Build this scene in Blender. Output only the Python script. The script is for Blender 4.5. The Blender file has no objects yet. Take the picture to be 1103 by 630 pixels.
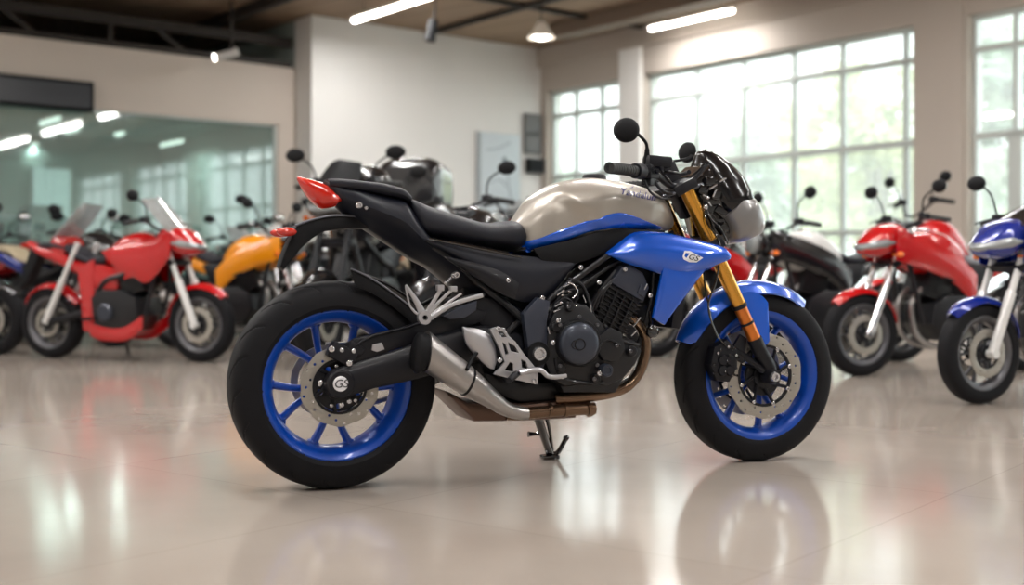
import bpy, bmesh, math, random
from mathutils import Vector, Matrix
from mathutils.bvhtree import BVHTree
random.seed(7)
S = bpy.context.scene
COL = S.collection
PI = math.pi

# ------------------------------------------------------------------ camera, world, exposure
FPX, W_, H_ = 1300.0, 1103, 630
CAMZ, HORIZON = 0.65, 295.0
cd = bpy.data.cameras.new('camera'); cam = bpy.data.objects.new('camera', cd); COL.objects.link(cam)
cam.location = (0, 0, CAMZ); cam.rotation_euler = (PI/2, 0, 0)
cd.sensor_width = 36; cd.lens = FPX/W_*36
cd.shift_y = -(H_/2-HORIZON)/W_
cd.clip_start = .05; cd.clip_end = 200
cd.dof.use_dof = True; cd.dof.focus_distance = 3.85; cd.dof.aperture_fstop = 1.65
S.camera = cam
S.view_settings.view_transform = 'Standard'; S.view_settings.look = 'None'
S.view_settings.gamma = 1; S.view_settings.use_curve_mapping = False
S.view_settings.exposure = 0.62
S.cycles.use_denoising = True
S.cycles.max_bounces = 8; S.cycles.diffuse_bounces = 4; S.cycles.glossy_bounces = 4
S.cycles.transparent_max_bounces = 12; S.cycles.sample_clamp_indirect = 6

world = bpy.data.worlds.new('daylight'); S.world = world; world.use_nodes = True
bg = world.node_tree.nodes['Background']
bg.inputs[0].default_value = (0.93, 0.98, 1.0, 1); bg.inputs[1].default_value = 3.0
SUN_TUBE = 9.0        # emission of the ceiling tubes
PANEL_W = 30.0         # watts of each ceiling fixture
GAIN_WIN = 1.0

# room frame: corner of the far wall and the window wall; a = along the far wall to the left, b = along the window wall towards us
CX, CY = .43, 18.0
def R3(a, b, z=0.0):
    return Vector((CX - .783*a + .6214*b, CY - .6216*a - .7837*b, z))
ROOM_ANG = math.atan2(.6216, .783)

# area portals in the window openings (they only guide the sky's own light)
def portal(b0, b1, z0, z1, bb=-0.02):
    l = bpy.data.lights.new('window_portal', 'AREA'); l.shape = 'RECTANGLE'; l.size = b1-b0; l.size_y = z1-z0
    l.cycles.is_portal = True
    o = bpy.data.objects.new('window_portal', l); COL.objects.link(o)
    c = R3(-.30, (b0+b1)/2, (z0+z1)/2)
    inward = (R3(1, 0)-R3(0, 0)).normalized()
    o.rotation_euler = inward.to_track_quat('-Z', 'Z').to_euler(); o.location = c
WINS = [(.13, 1.72), (2.17, 6.30), (6.93, 11.2), (11.9, 15.4), (16.1, 19.6)]  # the last two windows are unseen, added for more daylight
WZ0, WZ1 = .35, 3.35
for w0, w1 in WINS: portal(w0, w1, WZ0, WZ1)

# ------------------------------------------------------------------ materials
MATS = {}
def mat(name, col, rough=.5, metal=0, coat=0, var=.05, scale=12, bump=0, spec=.5, emit=None, es=0, bscale=None, aniso=0, sheen=0, coatr=.05):
    if name in MATS: return MATS[name]
    m = bpy.data.materials.new(name); m.use_nodes = True; nt = m.node_tree; p = nt.nodes['Principled BSDF']
    tc = nt.nodes.new('ShaderNodeTexCoord'); nz = nt.nodes.new('ShaderNodeTexNoise'); nz.inputs['Scale'].default_value = scale
    nz.inputs['Detail'].default_value = 3
    nt.links.new(tc.outputs['Object'], nz.inputs['Vector'])
    mr = nt.nodes.new('ShaderNodeMapRange'); mr.inputs['To Min'].default_value = max(.01, rough-var); mr.inputs['To Max'].default_value = rough+var
    nt.links.new(nz.outputs['Fac'], mr.inputs['Value']); nt.links.new(mr.outputs['Result'], p.inputs['Roughness'])
    p.inputs['Base Color'].default_value = (*col, 1); p.inputs['Metallic'].default_value = metal
    p.inputs['Coat Weight'].default_value = coat; p.inputs['Coat Roughness'].default_value = coatr
    p.inputs['Specular IOR Level'].default_value = spec
    if bump:
        n2 = nt.nodes.new('ShaderNodeTexNoise'); n2.inputs['Scale'].default_value = bscale or scale*12
        nt.links.new(tc.outputs['Object'], n2.inputs['Vector'])
        b = nt.nodes.new('ShaderNodeBump'); b.inputs['Strength'].default_value = bump; b.inputs['Distance'].default_value = .002
        nt.links.new(n2.outputs['Fac'], b.inputs['Height']); nt.links.new(b.outputs['Normal'], p.inputs['Normal'])
    if emit: p.inputs['Emission Color'].default_value = (*emit, 1); p.inputs['Emission Strength'].default_value = es
    MATS[name] = m; return m
def sr(r, g, b):   # sRGB 0-255 to linear
    f = lambda c: (c/255/12.92) if c/255 <= .04045 else ((c/255+.055)/1.055)**2.4
    return (f(r), f(g), f(b))
def glass_mat(name, tint, refl=.12, rough=.02, alpha=0.0, milky=(.8, .85, .85), through=False):
    m = bpy.data.materials.new(name); m.use_nodes = True; nt = m.node_tree; nt.nodes.clear()
    out = nt.nodes.new('ShaderNodeOutputMaterial'); tr = nt.nodes.new('ShaderNodeBsdfTransparent'); gl = nt.nodes.new('ShaderNodeBsdfGlossy')
    tr.inputs[0].default_value = (*tint, 1); gl.inputs['Roughness'].default_value = rough
    lw = nt.nodes.new('ShaderNodeLayerWeight'); lw.inputs[0].default_value = .5
    ma = nt.nodes.new('ShaderNodeMath'); ma.operation = 'MULTIPLY_ADD'; ma.inputs[1].default_value = .5; ma.inputs[2].default_value = refl
    nt.links.new(lw.outputs['Fresnel'], ma.inputs[0])
    mx = nt.nodes.new('ShaderNodeMixShader'); nt.links.new(ma.outputs[0], mx.inputs[0]); nt.links.new(tr.outputs[0], mx.inputs[1]); nt.links.new(gl.outputs[0], mx.inputs[2])
    last = mx
    if alpha:
        df = nt.nodes.new('ShaderNodeBsdfTranslucent' if through else 'ShaderNodeBsdfDiffuse'); df.inputs[0].default_value = (*milky, 1)
        nz = nt.nodes.new('ShaderNodeTexNoise'); nz.inputs['Scale'].default_value = .8
        mm = nt.nodes.new('ShaderNodeMath'); mm.operation = 'MULTIPLY_ADD'; mm.inputs[1].default_value = alpha*.3; mm.inputs[2].default_value = alpha*.85
        nt.links.new(nz.outputs['Fac'], mm.inputs[0])
        m2 = nt.nodes.new('ShaderNodeMixShader'); nt.links.new(mm.outputs[0], m2.inputs[0])
        nt.links.new(mx.outputs[0], m2.inputs[1]); nt.links.new(df.outputs[0], m2.inputs[2]); last = m2
    nt.links.new(last.outputs[0], out.inputs[0]); MATS[name] = m; return m

BLUE = mat('blue_metallic_paint', sr(0, 84, 200), .26, .25, 1, .04, 6)
BLUEW = mat('blue_wheel_paint', sr(0, 66, 165), .34, .1, .3, .04, 8)
BEIGE = mat('champagne_silver_paint', sr(168, 162, 153), .4, .55, .4, .03, 5)
BLK = mat('black_satin_plastic', sr(14, 15, 22), .45, 0, .05, .06, 15, .1, spec=.32)
BLKM = mat('black_matte_plastic', sr(10, 11, 15), .62, 0, 0, .08, 20, .2, spec=.25)
BLKG = mat('black_gloss', sr(10, 10, 14), .12, 0, 1, .03, 8)
SEATM = mat('seat_vinyl', sr(28, 30, 39), .5, 0, .04, .06, 30, .4, bscale=600, spec=.35)
TAILM = mat('dark_grey_body', sr(22, 25, 35), .42, .05, .08, .04, 10, spec=.35)
RUB = mat('tyre_rubber', sr(15, 15, 19), .66, 0, 0, .06, 25, .2, spec=.22)
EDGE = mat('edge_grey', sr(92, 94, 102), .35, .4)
SCRN = mat('flyscreen_black', sr(8, 8, 12), .2, 0, .35, .03, 8, spec=.4)
RUBG = mat('rubber_grip', sr(38, 40, 40), .7, 0, 0, .05, 40, .4)
ENG = mat('engine_black_cast', sr(16, 17, 22), .42, .2, .1, .08, 30, .3)
ENGC = mat('engine_cover_grey', sr(52, 57, 68), .38, .4, .1, .05, 20, .15)
FRAME = mat('frame_grey', sr(52, 57, 70), .42, .3, .2, .05, 20, .1)
FRB = mat('frame_black_tube', sr(14, 15, 21), .38, .1, .2, .05, 20, spec=.4)
STEEL = mat('brushed_steel', sr(165, 162, 160), .32, .85, 0, .04, 10)
BRONZE = mat('heat_bronzed_steel', sr(120, 98, 80), .25, .9, 0, .05, 18)
BRONZD = mat('heat_darkened_steel', sr(96, 76, 66), .42, .8, 0, .1, 18, .1)
ALU = mat('cast_aluminium', sr(186, 186, 190), .34, .8, .1, .06, 30, .1)
DISC = mat('brake_disc_steel', sr(168, 164, 156), .4, .75, 0, .12, 60, .1)
GOLD = mat('gold_fork_tube', sr(222, 160, 60), .24, .85, .4, .05, 20)
AMB = mat('copper_fork_tube', sr(214, 120, 44), .3, .75, .4, .05, 20)
CHR = mat('chrome', sr(225, 225, 228), .12, 1, 0, .05, 30)
BOLT = mat('bolt_steel', sr(205, 205, 208), .25, .9, 0, .05, 30)
REDL = mat('red_lens', sr(196, 34, 16), .16, 0, .8, .03, 30)
AMBL = mat('amber_lens', sr(230, 110, 20), .2, 0, 1, .03, 30)
LENSW = mat('clear_headlamp_lens', sr(205, 208, 206), .12, .4, 1, .04, 40)
WHITE = mat('white_print', sr(232, 232, 236), .4, 0, 0, .03)
INK = mat('blue_ink_print', sr(38, 38, 120), .5, 0, 0, .03)
DARKP = mat('dark_print', sr(24, 24, 30), .5, 0, 0, .03)
MIRG = mat('mirror_glass', (.8, .8, .82), .03, 1, 0, .02)
SCR = glass_mat('clear_windscreen', (.86, .88, .9), .12, .03, .22, (.75, .75, .74))

# ------------------------------------------------------------------ object helpers
def link(o, parent=None):
    COL.objects.link(o)
    if parent is not None: o.parent = parent
    return o
def empty(name, loc, rz=0, scale=1, label=None, cat=None, group=None):
    o = bpy.data.objects.new(name, None); link(o); o.location = loc; o.rotation_euler = (0, 0, rz); o.scale = (scale,)*3
    o.empty_display_size = .1
    tag(o, label, cat, group); return o
def tag(o, label=None, cat=None, group=None, kind=None):
    if label: o['label'] = label
    if cat: o['category'] = cat
    if group: o['group'] = group
    if kind: o['kind'] = kind
    return o
def children_of(o): return [c for c in bpy.data.objects if c.parent == o]
class MB:
    """collects geometry for ONE mesh object"""
    def __init__(s): s.v = []; s.f = []; s.m = []; s.cur = 0
    def add(s, vs, fs):
        n = len(s.v); s.v += [tuple(p) for p in vs]; s.f += [tuple(i+n for i in f) for f in fs]; s.m += [s.cur]*len(fs); return s
    def grid(s, rings, close=True, cap0=True, cap1=True):
        n = len(rings[0]); vs = [p for r in rings for p in r]; fs = []
        for i in range(len(rings)-1):
            for j in range(n if close else n-1):
                k = (j+1) % n; fs.append((i*n+j, i*n+k, (i+1)*n+k, (i+1)*n+j))
        if cap0: fs.append(tuple(range(n-1, -1, -1)))
        if cap1: fs.append(tuple((len(rings)-1)*n+j for j in range(n)))
        return s.add(vs, fs)
    def lathe(s, prof, c=(0, 0, 0), n=48, axis='Y', closed=False, a0=0, a1=2*PI):
        """prof [(r, t)] revolved; t runs along the axis"""
        rings = []
        full = abs(a1-a0-2*PI) < 1e-6
        for i in range(n if full else n+1):
            a = a0+(a1-a0)*i/n; ca, sa = math.cos(a), math.sin(a)
            ring = []
            for r, t in prof:
                q = {'Y': (r*ca, t, r*sa), 'Z': (r*ca, r*sa, t), 'X': (t, r*ca, r*sa)}[axis]
                ring.append((q[0]+c[0], q[1]+c[1], q[2]+c[2]))
            rings.append(ring)
        m = len(prof); vs = [p for r in rings for p in r]; fs = []
        N = len(rings)
        for i in range(N if full else N-1):
            k = (i+1) % N
            for j in range(m if closed else m-1):
                l = (j+1) % m; fs.append((i*m+j, k*m+j, k*m+l, i*m+l))
        return s.add(vs, fs)
    def cyl(s, p0, p1, r, n=16, r1=None):
        return s.tube([p0, p1], [r, r if r1 is None else r1], n, smooth=False)
    def tube(s, pts, r, n=12, smooth=True, k=5, ry=None, closed=False):
        pts = [Vector(p) for p in pts]; rs = list(r) if isinstance(r, (list, tuple)) else [r]*len(pts)
        if smooth and len(pts) > 2: pts, rs = spline(pts, rs, k)
        up = Vector((0, 1, 0)); rings = []; N = len(pts)
        for i, p in enumerate(pts):
            t = (pts[min(i+1, N-1)]-pts[max(i-1, 0)])
            if t.length < 1e-9: t = Vector((1, 0, 0))
            t.normalize()
            if abs(t.dot(up)) > .93: u = Vector((1, 0, 0)) if i == 0 or not rings else last_u
            else: u = up
            b = t.cross(u)
            if b.length < 1e-6: b = t.orthogonal()
            b.normalize(); a = b.cross(t).normalized(); last_u = a
            q = ry if ry is not None else 1
            rings.append([p + b*rs[i]*math.cos(2*PI*j/n) + a*rs[i]*q*math.sin(2*PI*j/n) for j in range(n)])
        return s.grid(rings)
    def box(s, c, d, rot=None, bev=0):
        hx, hy, hz = d[0]/2, d[1]/2, d[2]/2
        bm = bmesh.new(); bmesh.ops.create_cube(bm, size=1, matrix=Matrix.Diagonal((*d, 1)))
        if bev: bmesh.ops.bevel(bm, geom=bm.edges[:]+bm.verts[:], offset=bev, segments=2, affect='EDGES', profile=.6)
        M_ = Matrix.Translation(c) @ (rot if rot is not None else Matrix.Identity(4))
        bm.verts.index_update(); vs = [M_ @ v.co for v in bm.verts]; fs = [[v.index for v in f.verts] for f in bm.faces]; bm.free()
        return s.add(vs, fs)
    def ball(s, c, d, n=14, rot=None):
        bm = bmesh.new(); bmesh.ops.create_uvsphere(bm, u_segments=n, v_segments=max(6, n//2+1), radius=1)
        M_ = Matrix.Translation(c) @ (rot if rot is not None else Matrix.Identity(4)) @ Matrix.Diagonal((*d, 1))
        bm.verts.index_update(); vs = [M_ @ v.co for v in bm.verts]; fs = [[v.index for v in f.verts] for f in bm.faces]; bm.free()
        return s.add(vs, fs)
    def plate(s, outline, y0, y1, bev=.004, holes=(), smooth=False):
        """outline in (x,z), filled, extruded between y0 and y1, rounded edges, may have holes"""
        cu = bpy.data.curves.new('tmp', 'CURVE'); cu.dimensions = '2D'; cu.fill_mode = 'BOTH'
        cu.extrude = max(1e-4, abs(y1-y0)/2-bev); cu.bevel_depth = bev; cu.bevel_resolution = 1; cu.offset = -bev
        for pl in [outline]+list(holes):
            if smooth: pl = closed_spline(pl, 4)
            sp = cu.splines.new('POLY'); sp.points.add(len(pl)-1); sp.use_cyclic_u = True
            for q, (x, z) in zip(sp.points, pl): q.co = (x, z, 0, 1)
        o = bpy.data.objects.new('tmp', cu); me = o.to_mesh(); ym = (y0+y1)/2
        vs = [(v.co.x, ym-v.co.z, v.co.y) for v in me.vertices]; fs = [tuple(p.vertices) for p in me.polygons]
        o.to_mesh_clear(); bpy.data.objects.remove(o); bpy.data.curves.remove(cu)
        return s.add(vs, fs)
    def body(s, st, e=2.4, n=28, k=4, low=1.0, el=None, yc=0):
        """st = [(top(x,z), bottom(x,z), halfwidth)]: full-width shell; sections are superellipses"""
        tp = [Vector((a[0][0], 0, a[0][1])) for a in st]; bt = [Vector((a[1][0], 0, a[1][1])) for a in st]; ws = [a[2] for a in st]
        t2, w2 = spline(tp, ws, k); b2, _ = spline(bt, ws, k); rings = []
        for T, B, w in zip(t2, b2, w2):
            c = (T+B)/2; h = (T-B)/2; ring = []
            for j in range(n):
                a = 2*PI*j/n; ca, sa = math.cos(a), math.sin(a)
                ee = e if sa > 0 or el is None else el; f = lambda q: math.copysign(abs(q)**(2/ee), q)
                wy = w*(1 if sa > 0 else 1-(1-low)*min(1, -sa*1.3))
                q = c+h*f(sa); ring.append((q.x, yc+f(ca)*wy, q.z))
            rings.append(ring)
        return s.grid(rings)
    def panel(s, top, bot, y, bulge=.015, th=.012, n=16, m=8, wfun=None, conform=None, side=-1, off=.002):
        """side panel between an upper and a lower line (x,z), at side*|y|, bulging outwards"""
        T = resample([Vector((p[0], 0, p[1])) for p in top], n); B = resample([Vector((p[0], 0, p[1])) for p in bot], n)
        F, G = [], []
        for i in range(n+1):
            rf, rg = [], []; u = i/n
            for j in range(m+1):
                v = j/m; p = T[i].lerp(B[i], v); yy = (wfun(u, v) if wfun else abs(y))
                yo = yy + bulge*math.sin(PI*v)**.7*(math.sin(PI*u)**.35 if 0 < u < 1 else 0)
                if conform is not None:
                    hit = conform.ray_cast(Vector((p.x, -1.0, p.z)), Vector((0, 1, 0)))
                    yo = (-hit[0].y+off) if hit[0] is not None else yo*.55
                    if j in (0, m) or i in (0, n): yo -= off*1.6
                rf.append((p.x, side*yo, p.z)); rg.append((p.x, side*(yo-th), p.z))
            F.append(rf); G.append(rg)
        N, M_ = n+1, m+1; vs = [p for r in F for p in r]+[p for r in G for p in r]; o = N*M_; fs = []
        for i in range(n):
            for j in range(m):
                a, b, c, d = i*M_+j, i*M_+j+1, (i+1)*M_+j+1, (i+1)*M_+j
                fs.append((a, b, c, d)); fs.append((o+d, o+c, o+b, o+a))
        rim = [i*M_ for i in range(N)]+[(N-1)*M_+j for j in range(1, M_)]+[i*M_+M_-1 for i in range(N-2, -1, -1)]+[j for j in range(M_-2, 0, -1)]
        for q in range(len(rim)):
            a, b = rim[q], rim[(q+1) % len(rim)]; fs.append((a, b, o+b, o+a))
        return s.add(vs, fs)
    def arc(s, c, r, a0, a1, hw, drop=.04, th=.004, n=24, m=10, taper=.5):
        """mudguard: an arched strip round a wheel centre (x,z)"""
        out, inn = [], []
        for i in range(n+1):
            u = i/n; a = math.radians(a0+(a1-a0)*u); w = hw*(1-taper*(abs(2*u-1)**4))
            ro, ri = [], []
            for j in range(m+1):
                v = 2*j/m-1; rr = r-drop*abs(v)**2.4
                ro.append((c[0]+rr*math.cos(a), v*w, c[1]+rr*math.sin(a))); ri.append((c[0]+(rr-th)*math.cos(a), v*(w-th), c[1]+(rr-th)*math.sin(a)))
            out.append(ro+ri[::-1])
        return s.grid(out)
    def mirrored(s):
        n = len(s.v); s.v += [(x, -y, z) for x, y, z in s.v]; s.f += [tuple(i+n for i in f[::-1]) for f in s.f]; s.m += s.m[:]; return s
    def xf(s, M_): s.v = [tuple(M_ @ Vector(p)) for p in s.v]; return s
    def pair(s, name, m, parent, sharp=35):
        """the shape and its mirror image on the other side, two objects"""
        o = s.build(name, m, parent, sharp); t = MB(); t.v = [(x, -y, z) for x, y, z in s.v]; t.f = [f[::-1] for f in s.f]; t.m = s.m[:]; t.build(name, m, parent, sharp); return o
    def mesh(s, name, m, sharp=35):
        me = bpy.data.meshes.new(name); me.from_pydata(s.v, [], s.f); 
        for q in (m if isinstance(m, (list, tuple)) else [m]): me.materials.append(q)
        if any(s.m): me.polygons.foreach_set('material_index', s.m)
        bm = bmesh.new(); bm.from_mesh(me); bmesh.ops.remove_doubles(bm, verts=bm.verts, dist=1e-5)
        bmesh.ops.recalc_face_normals(bm, faces=bm.faces); bm.to_mesh(me); bm.free()
        me.polygons.foreach_set('use_smooth', [True]*len(me.polygons)); me.set_sharp_from_angle(angle=math.radians(sharp)); me.update()
        return me
    def build(s, name, m, parent=None, sharp=35, label=None):
        o = bpy.data.objects.new(name, s.mesh(name, m, sharp)); link(o, parent)
        if label: o['label'] = label
        return o
def spline(pts, rs, k=5):
    P_, R_ = [], []; N = len(pts)
    for i in range(N-1):
        p0, p1, p2, p3 = pts[max(i-1, 0)], pts[i], pts[i+1], pts[min(i+2, N-1)]
        for q in range(k):
            t = q/k; P_.append(.5*((2*p1)+(p2-p0)*t+(2*p0-5*p1+4*p2-p3)*t*t+(3*p1-p0-3*p2+p3)*t**3)); R_.append(rs[i]*(1-t)+rs[i+1]*t)
    return P_+[pts[-1]], R_+[rs[-1]]
def closed_spline(pl, k):
    pts = [Vector((a, b)) for a, b in pl]; N = len(pts); out = []
    for i in range(N):
        p0, p1, p2, p3 = pts[i-1], pts[i], pts[(i+1) % N], pts[(i+2) % N]
        for q in range(k):
            t = q/k; v = .5*((2*p1)+(p2-p0)*t+(2*p0-5*p1+4*p2-p3)*t*t+(3*p1-p0-3*p2+p3)*t**3); out.append((v.x, v.y))
    return out
def resample(pts, n):
    if len(pts) > 2: pts, _ = spline(pts, [0]*len(pts), 6)
    L = [0]
    for a, b in zip(pts, pts[1:]): L.append(L[-1]+(b-a).length)
    out = []; j = 0
    for i in range(n+1):
        t = L[-1]*i/n
        while j < len(L)-2 and L[j+1] < t: j += 1
        d = L[j+1]-L[j]; out.append(pts[j].lerp(pts[j+1], (t-L[j])/d if d > 1e-9 else 0))
    return out
def circle(cx, cz, r, n=24, ph=0): return [(cx+r*math.cos(2*PI*i/n+ph), cz+r*math.sin(2*PI*i/n+ph)) for i in range(n)]
def frame_of(d, up=(0, 0, 1)):
    """rotation whose X follows d"""
    x = Vector(d).normalized(); y = Vector(up).cross(x)
    if y.length < 1e-5: y = Vector((0, 1, 0))
    y.normalize(); z = x.cross(y); return Matrix((x, y, z)).transposed().to_4x4()
def text_mb(txt, size, shear=0, ext=.001):
    cu = bpy.data.curves.new('tmp', 'FONT'); cu.body = txt; cu.size = size; cu.shear = shear; cu.extrude = ext; cu.align_x = 'CENTER'; cu.align_y = 'CENTER'
    o = bpy.data.objects.new('tmp', cu); me = o.to_mesh(); mb = MB()
    mb.add([v.co.copy() for v in me.vertices], [tuple(p.vertices) for p in me.polygons])
    o.to_mesh_clear(); bpy.data.objects.remove(o); bpy.data.curves.remove(cu); return mb
def bvh_of(o): return BVHTree.FromPolygons([v.co.copy() for v in o.data.vertices], [tuple(p.vertices) for p in o.data.polygons])

# ------------------------------------------------------------------ the room
def room_box(name, a0, a1, b0, b1, z0, z1, m, parent=None, **k):
    mb = MB(); P8 = [R3(a, b, z) for z in (z0, z1) for b in (b0, b1) for a in (a0, a1)]
    mb.add(P8, [(0, 1, 3, 2), (4, 6, 7, 5), (0, 4, 5, 1), (2, 3, 7, 6), (0, 2, 6, 4), (1, 5, 7, 3)])
    return mb.build(name, m, parent, **k)
def room_mb(mb, a0, a1, b0, b1, z0, z1):
    P8 = [R3(a, b, z) for z in (z0, z1) for b in (b0, b1) for a in (a0, a1)]
    return mb.add(P8, [(0, 1, 3, 2), (4, 6, 7, 5), (0, 4, 5, 1), (2, 3, 7, 6), (0, 2, 6, 4), (1, 5, 7, 3)])
def wall_with_holes(name, u0, u1, z0, z1, holes, t0, t1, along, m):
    """along 'b': window wall, t = a; along 'a': far wall, t = b"""
    xs = sorted({u0, u1, *[h[0] for h in holes], *[h[1] for h in holes]}); zs = sorted({z0, z1, *[h[2] for h in holes], *[h[3] for h in holes]})
    mb = MB()
    for x0, x1 in zip(xs, xs[1:]):
        for q0, q1 in zip(zs, zs[1:]):
            if any(h[0] <= x0 and x1 <= h[1] and h[2] <= q0 and q1 <= h[3] for h in holes): continue
            if along == 'b': room_mb(mb, t0, t1, x0, x1, q0, q1)
            else: room_mb(mb, x0, x1, t0, t1, q0, q1)
    return mb.build(name, m)

def floor_mat():
    m = bpy.data.materials.new('polished_beige_floor'); m.use_nodes = True; nt = m.node_tree; p = nt.nodes['Principled BSDF']; N = nt.nodes.new; L = nt.links.new
    tc = N('ShaderNodeTexCoord'); mp = N('ShaderNodeMapping'); mp.inputs['Rotation'].default_value = (0, 0, ROOM_ANG); L(tc.outputs['Object'], mp.inputs['Vector'])
    n1 = N('ShaderNodeTexNoise'); n1.inputs['Scale'].default_value = .9; n1.inputs['Detail'].default_value = 5; L(mp.outputs[0], n1.inputs['Vector'])
    cr = N('ShaderNodeValToRGB'); cr.color_ramp.elements[0].color = (*sr(160, 149, 139), 1); cr.color_ramp.elements[1].color = (*sr(180, 170, 160), 1)
    cr.color_ramp.elements[0].position = .3; cr.color_ramp.elements[1].position = .7
    L(n1.outputs['Fac'], cr.inputs['Fac'])
    br = N('ShaderNodeTexBrick'); br.offset = 0; br.inputs['Scale'].default_value = 1.0; br.inputs['Brick Width'].default_value = 1.2; br.inputs['Row Height'].default_value = 1.2
    br.inputs['Mortar Size'].default_value = .0025; br.inputs['Mortar Smooth'].default_value = .3
    br.inputs['Color1'].default_value = (1, 1, 1, 1); br.inputs['Color2'].default_value = (.965, .965, .965, 1); br.inputs['Mortar'].default_value = (.82, .8, .78, 1)
    L(mp.outputs[0], br.inputs['Vector'])
    mx = N('ShaderNodeMix'); mx.data_type = 'RGBA'; mx.blend_type = 'MULTIPLY'; mx.inputs[0].default_value = 1
    L(cr.outputs[0], mx.inputs[6]); L(br.outputs[0], mx.inputs[7]); L(mx.outputs[2], p.inputs['Base Color'])
    mr = N('ShaderNodeMapRange'); mr.inputs['To Min'].default_value = .09; mr.inputs['To Max'].default_value = .17
    n2 = N('ShaderNodeTexNoise'); n2.inputs['Scale'].default_value = 3; n2.inputs['Detail'].default_value = 4; L(mp.outputs[0], n2.inputs['Vector']); L(n2.outputs['Fac'], mr.inputs['Value']); L(mr.outputs[0], p.inputs['Roughness'])
    p.inputs['Specular IOR Level'].default_value = .75
    return m
def wall_mat(name, c, sc=1.5):
    m = bpy.data.materials.new(name); m.use_nodes = True; nt = m.node_tree; p = nt.nodes['Principled BSDF']; N = nt.nodes.new; L = nt.links.new
    tc = N('ShaderNodeTexCoord'); n1 = N('ShaderNodeTexNoise'); n1.inputs['Scale'].default_value = sc; n1.inputs['Detail'].default_value = 6; L(tc.outputs['Object'], n1.inputs['Vector'])
    cr = N('ShaderNodeValToRGB'); cr.color_ramp.elements[0].color = (*[x*.94 for x in c], 1); cr.color_ramp.elements[1].color = (*c, 1); L(n1.outputs['Fac'], cr.inputs[0]); L(cr.outputs[0], p.inputs['Base Color'])
    n2 = N('ShaderNodeTexNoise'); n2.inputs['Scale'].default_value = 90; L(tc.outputs['Object'], n2.inputs['Vector']); b = N('ShaderNodeBump'); b.inputs['Strength'].default_value = .08; b.inputs['Distance'].default_value = .002
    L(n2.outputs['Fac'], b.inputs['Height']); L(b.outputs[0], p.inputs['Normal']); p.inputs['Roughness'].default_value = .75
    return m
def ceil_mat():
    m = bpy.data.materials.new('brown_ceiling_panels'); m.use_nodes = True; nt = m.node_tree; p = nt.nodes['Principled BSDF']; N = nt.nodes.new; L = nt.links.new
    tc = N('ShaderNodeTexCoord'); mp = N('ShaderNodeMapping'); mp.inputs['Rotation'].default_value = (0, 0, ROOM_ANG); L(tc.outputs['Object'], mp.inputs[0])
    br = N('ShaderNodeTexBrick'); br.inputs['Brick Width'].default_value = 2.4; br.inputs['Row Height'].default_value = .6; br.inputs['Mortar Size'].default_value = .012; br.inputs['Scale'].default_value = 1
    br.inputs['Color1'].default_value = (*sr(158, 132, 108), 1); br.inputs['Color2'].default_value = (*sr(146, 122, 100), 1); br.inputs['Mortar'].default_value = (*sr(92, 76, 62), 1)
    L(mp.outputs[0], br.inputs['Vector']); L(br.outputs[0], p.inputs['Base Color']); p.inputs['Roughness'].default_value = .7; return m
WALLM = wall_mat('warm_white_wall_paint', sr(238, 236, 233)); WALLL = wall_mat('beige_wall_paint', sr(206, 195, 184)); WALLD = wall_mat('backlit_wall_tone', sr(190, 180, 170)); WALLG = wall_mat('grey_green_partition', sr(168, 182, 177))
FLOORM = floor_mat(); CEILM = ceil_mat(); DARKW = wall_mat('dark_roof_void', sr(56, 58, 64))
BEAM = mat('dark_steel_beam', sr(48, 42, 38), .6, .2); ALUF = mat('window_frame_grey', sr(198, 204, 201), .45, .2)

mb = MB(); room_mb(mb, -.25, 17, -6.4, 22, -.1, 0); tag(mb.build('floor', FLOORM), kind='structure')
mb = MB(); room_mb(mb, -.25, 17, -6.4, 22, 4.0, 4.15); tag(mb.build('ceiling', CEILM), kind='structure')
holes = [(w0, w1, WZ0, WZ1) for w0, w1 in WINS]
tag(wall_with_holes('wall_right', -6.4, 22, 0, 4.0, holes, -.3, 0, 'b', WALLD), kind='structure')  # wall colour darkened to carry the backlit shade beside the windows
tag(room_box('wall_far', 0, 3.86, -.45, 0, 0, 4.0, WALLM), kind='structure')
tag(wall_with_holes('wall_left', 3.86, 17, 0, 3.36, [(4.12, 15.5, 0.0, 2.6)], -.55, -.42, 'a', WALLL), kind='structure')
tag(room_box('wall_back', -.3, 17, 22, 22.2, 0, 4.0, WALLM), kind='structure')
tag(room_box('wall_side', 16.8, 17, -6.4, 22, 0, 4.0, WALLM), kind='structure')
# room behind the glass
tag(room_box('wall_rear', 0, 17, -6.4, -6.2, 0, 4.0, DARKW), kind='structure')
tag(room_box('wall_inner', 3.86, 16.8, -5.2, -5.0, 0, 2.75, WALLG), kind='structure')
tag(room_box('wall_inner_right', 3.4, 3.86, -6.2, -.45, 0, 4.0, WALLG), kind='structure')
tag(room_box('ceiling_inner', 3.86, 16.8, -5.2, -.56, 2.75, 2.85, WALLG), kind='structure')
for b0, b1, n in ((1.74, 2.15, 1), (6.32, 6.9, 2)):
    tag(room_box('trim_%d' % n, -.02, .06 if n == 1 else .03, b0, b1, 0, 4.0, WALLM if n == 1 else WALLD), kind='structure')
tag(room_box('trim_3', -.02, .07, 0, 22, 3.72, 3.99, WALLD), kind='structure')
tag(room_box('baseboard_right', 0, .015, .02, 22, 0, .12, ALUF), kind='structure')
tag(room_box('baseboard_far', 0.03, 3.85, 0, .015, 0, .12, ALUF), kind='structure')

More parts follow.
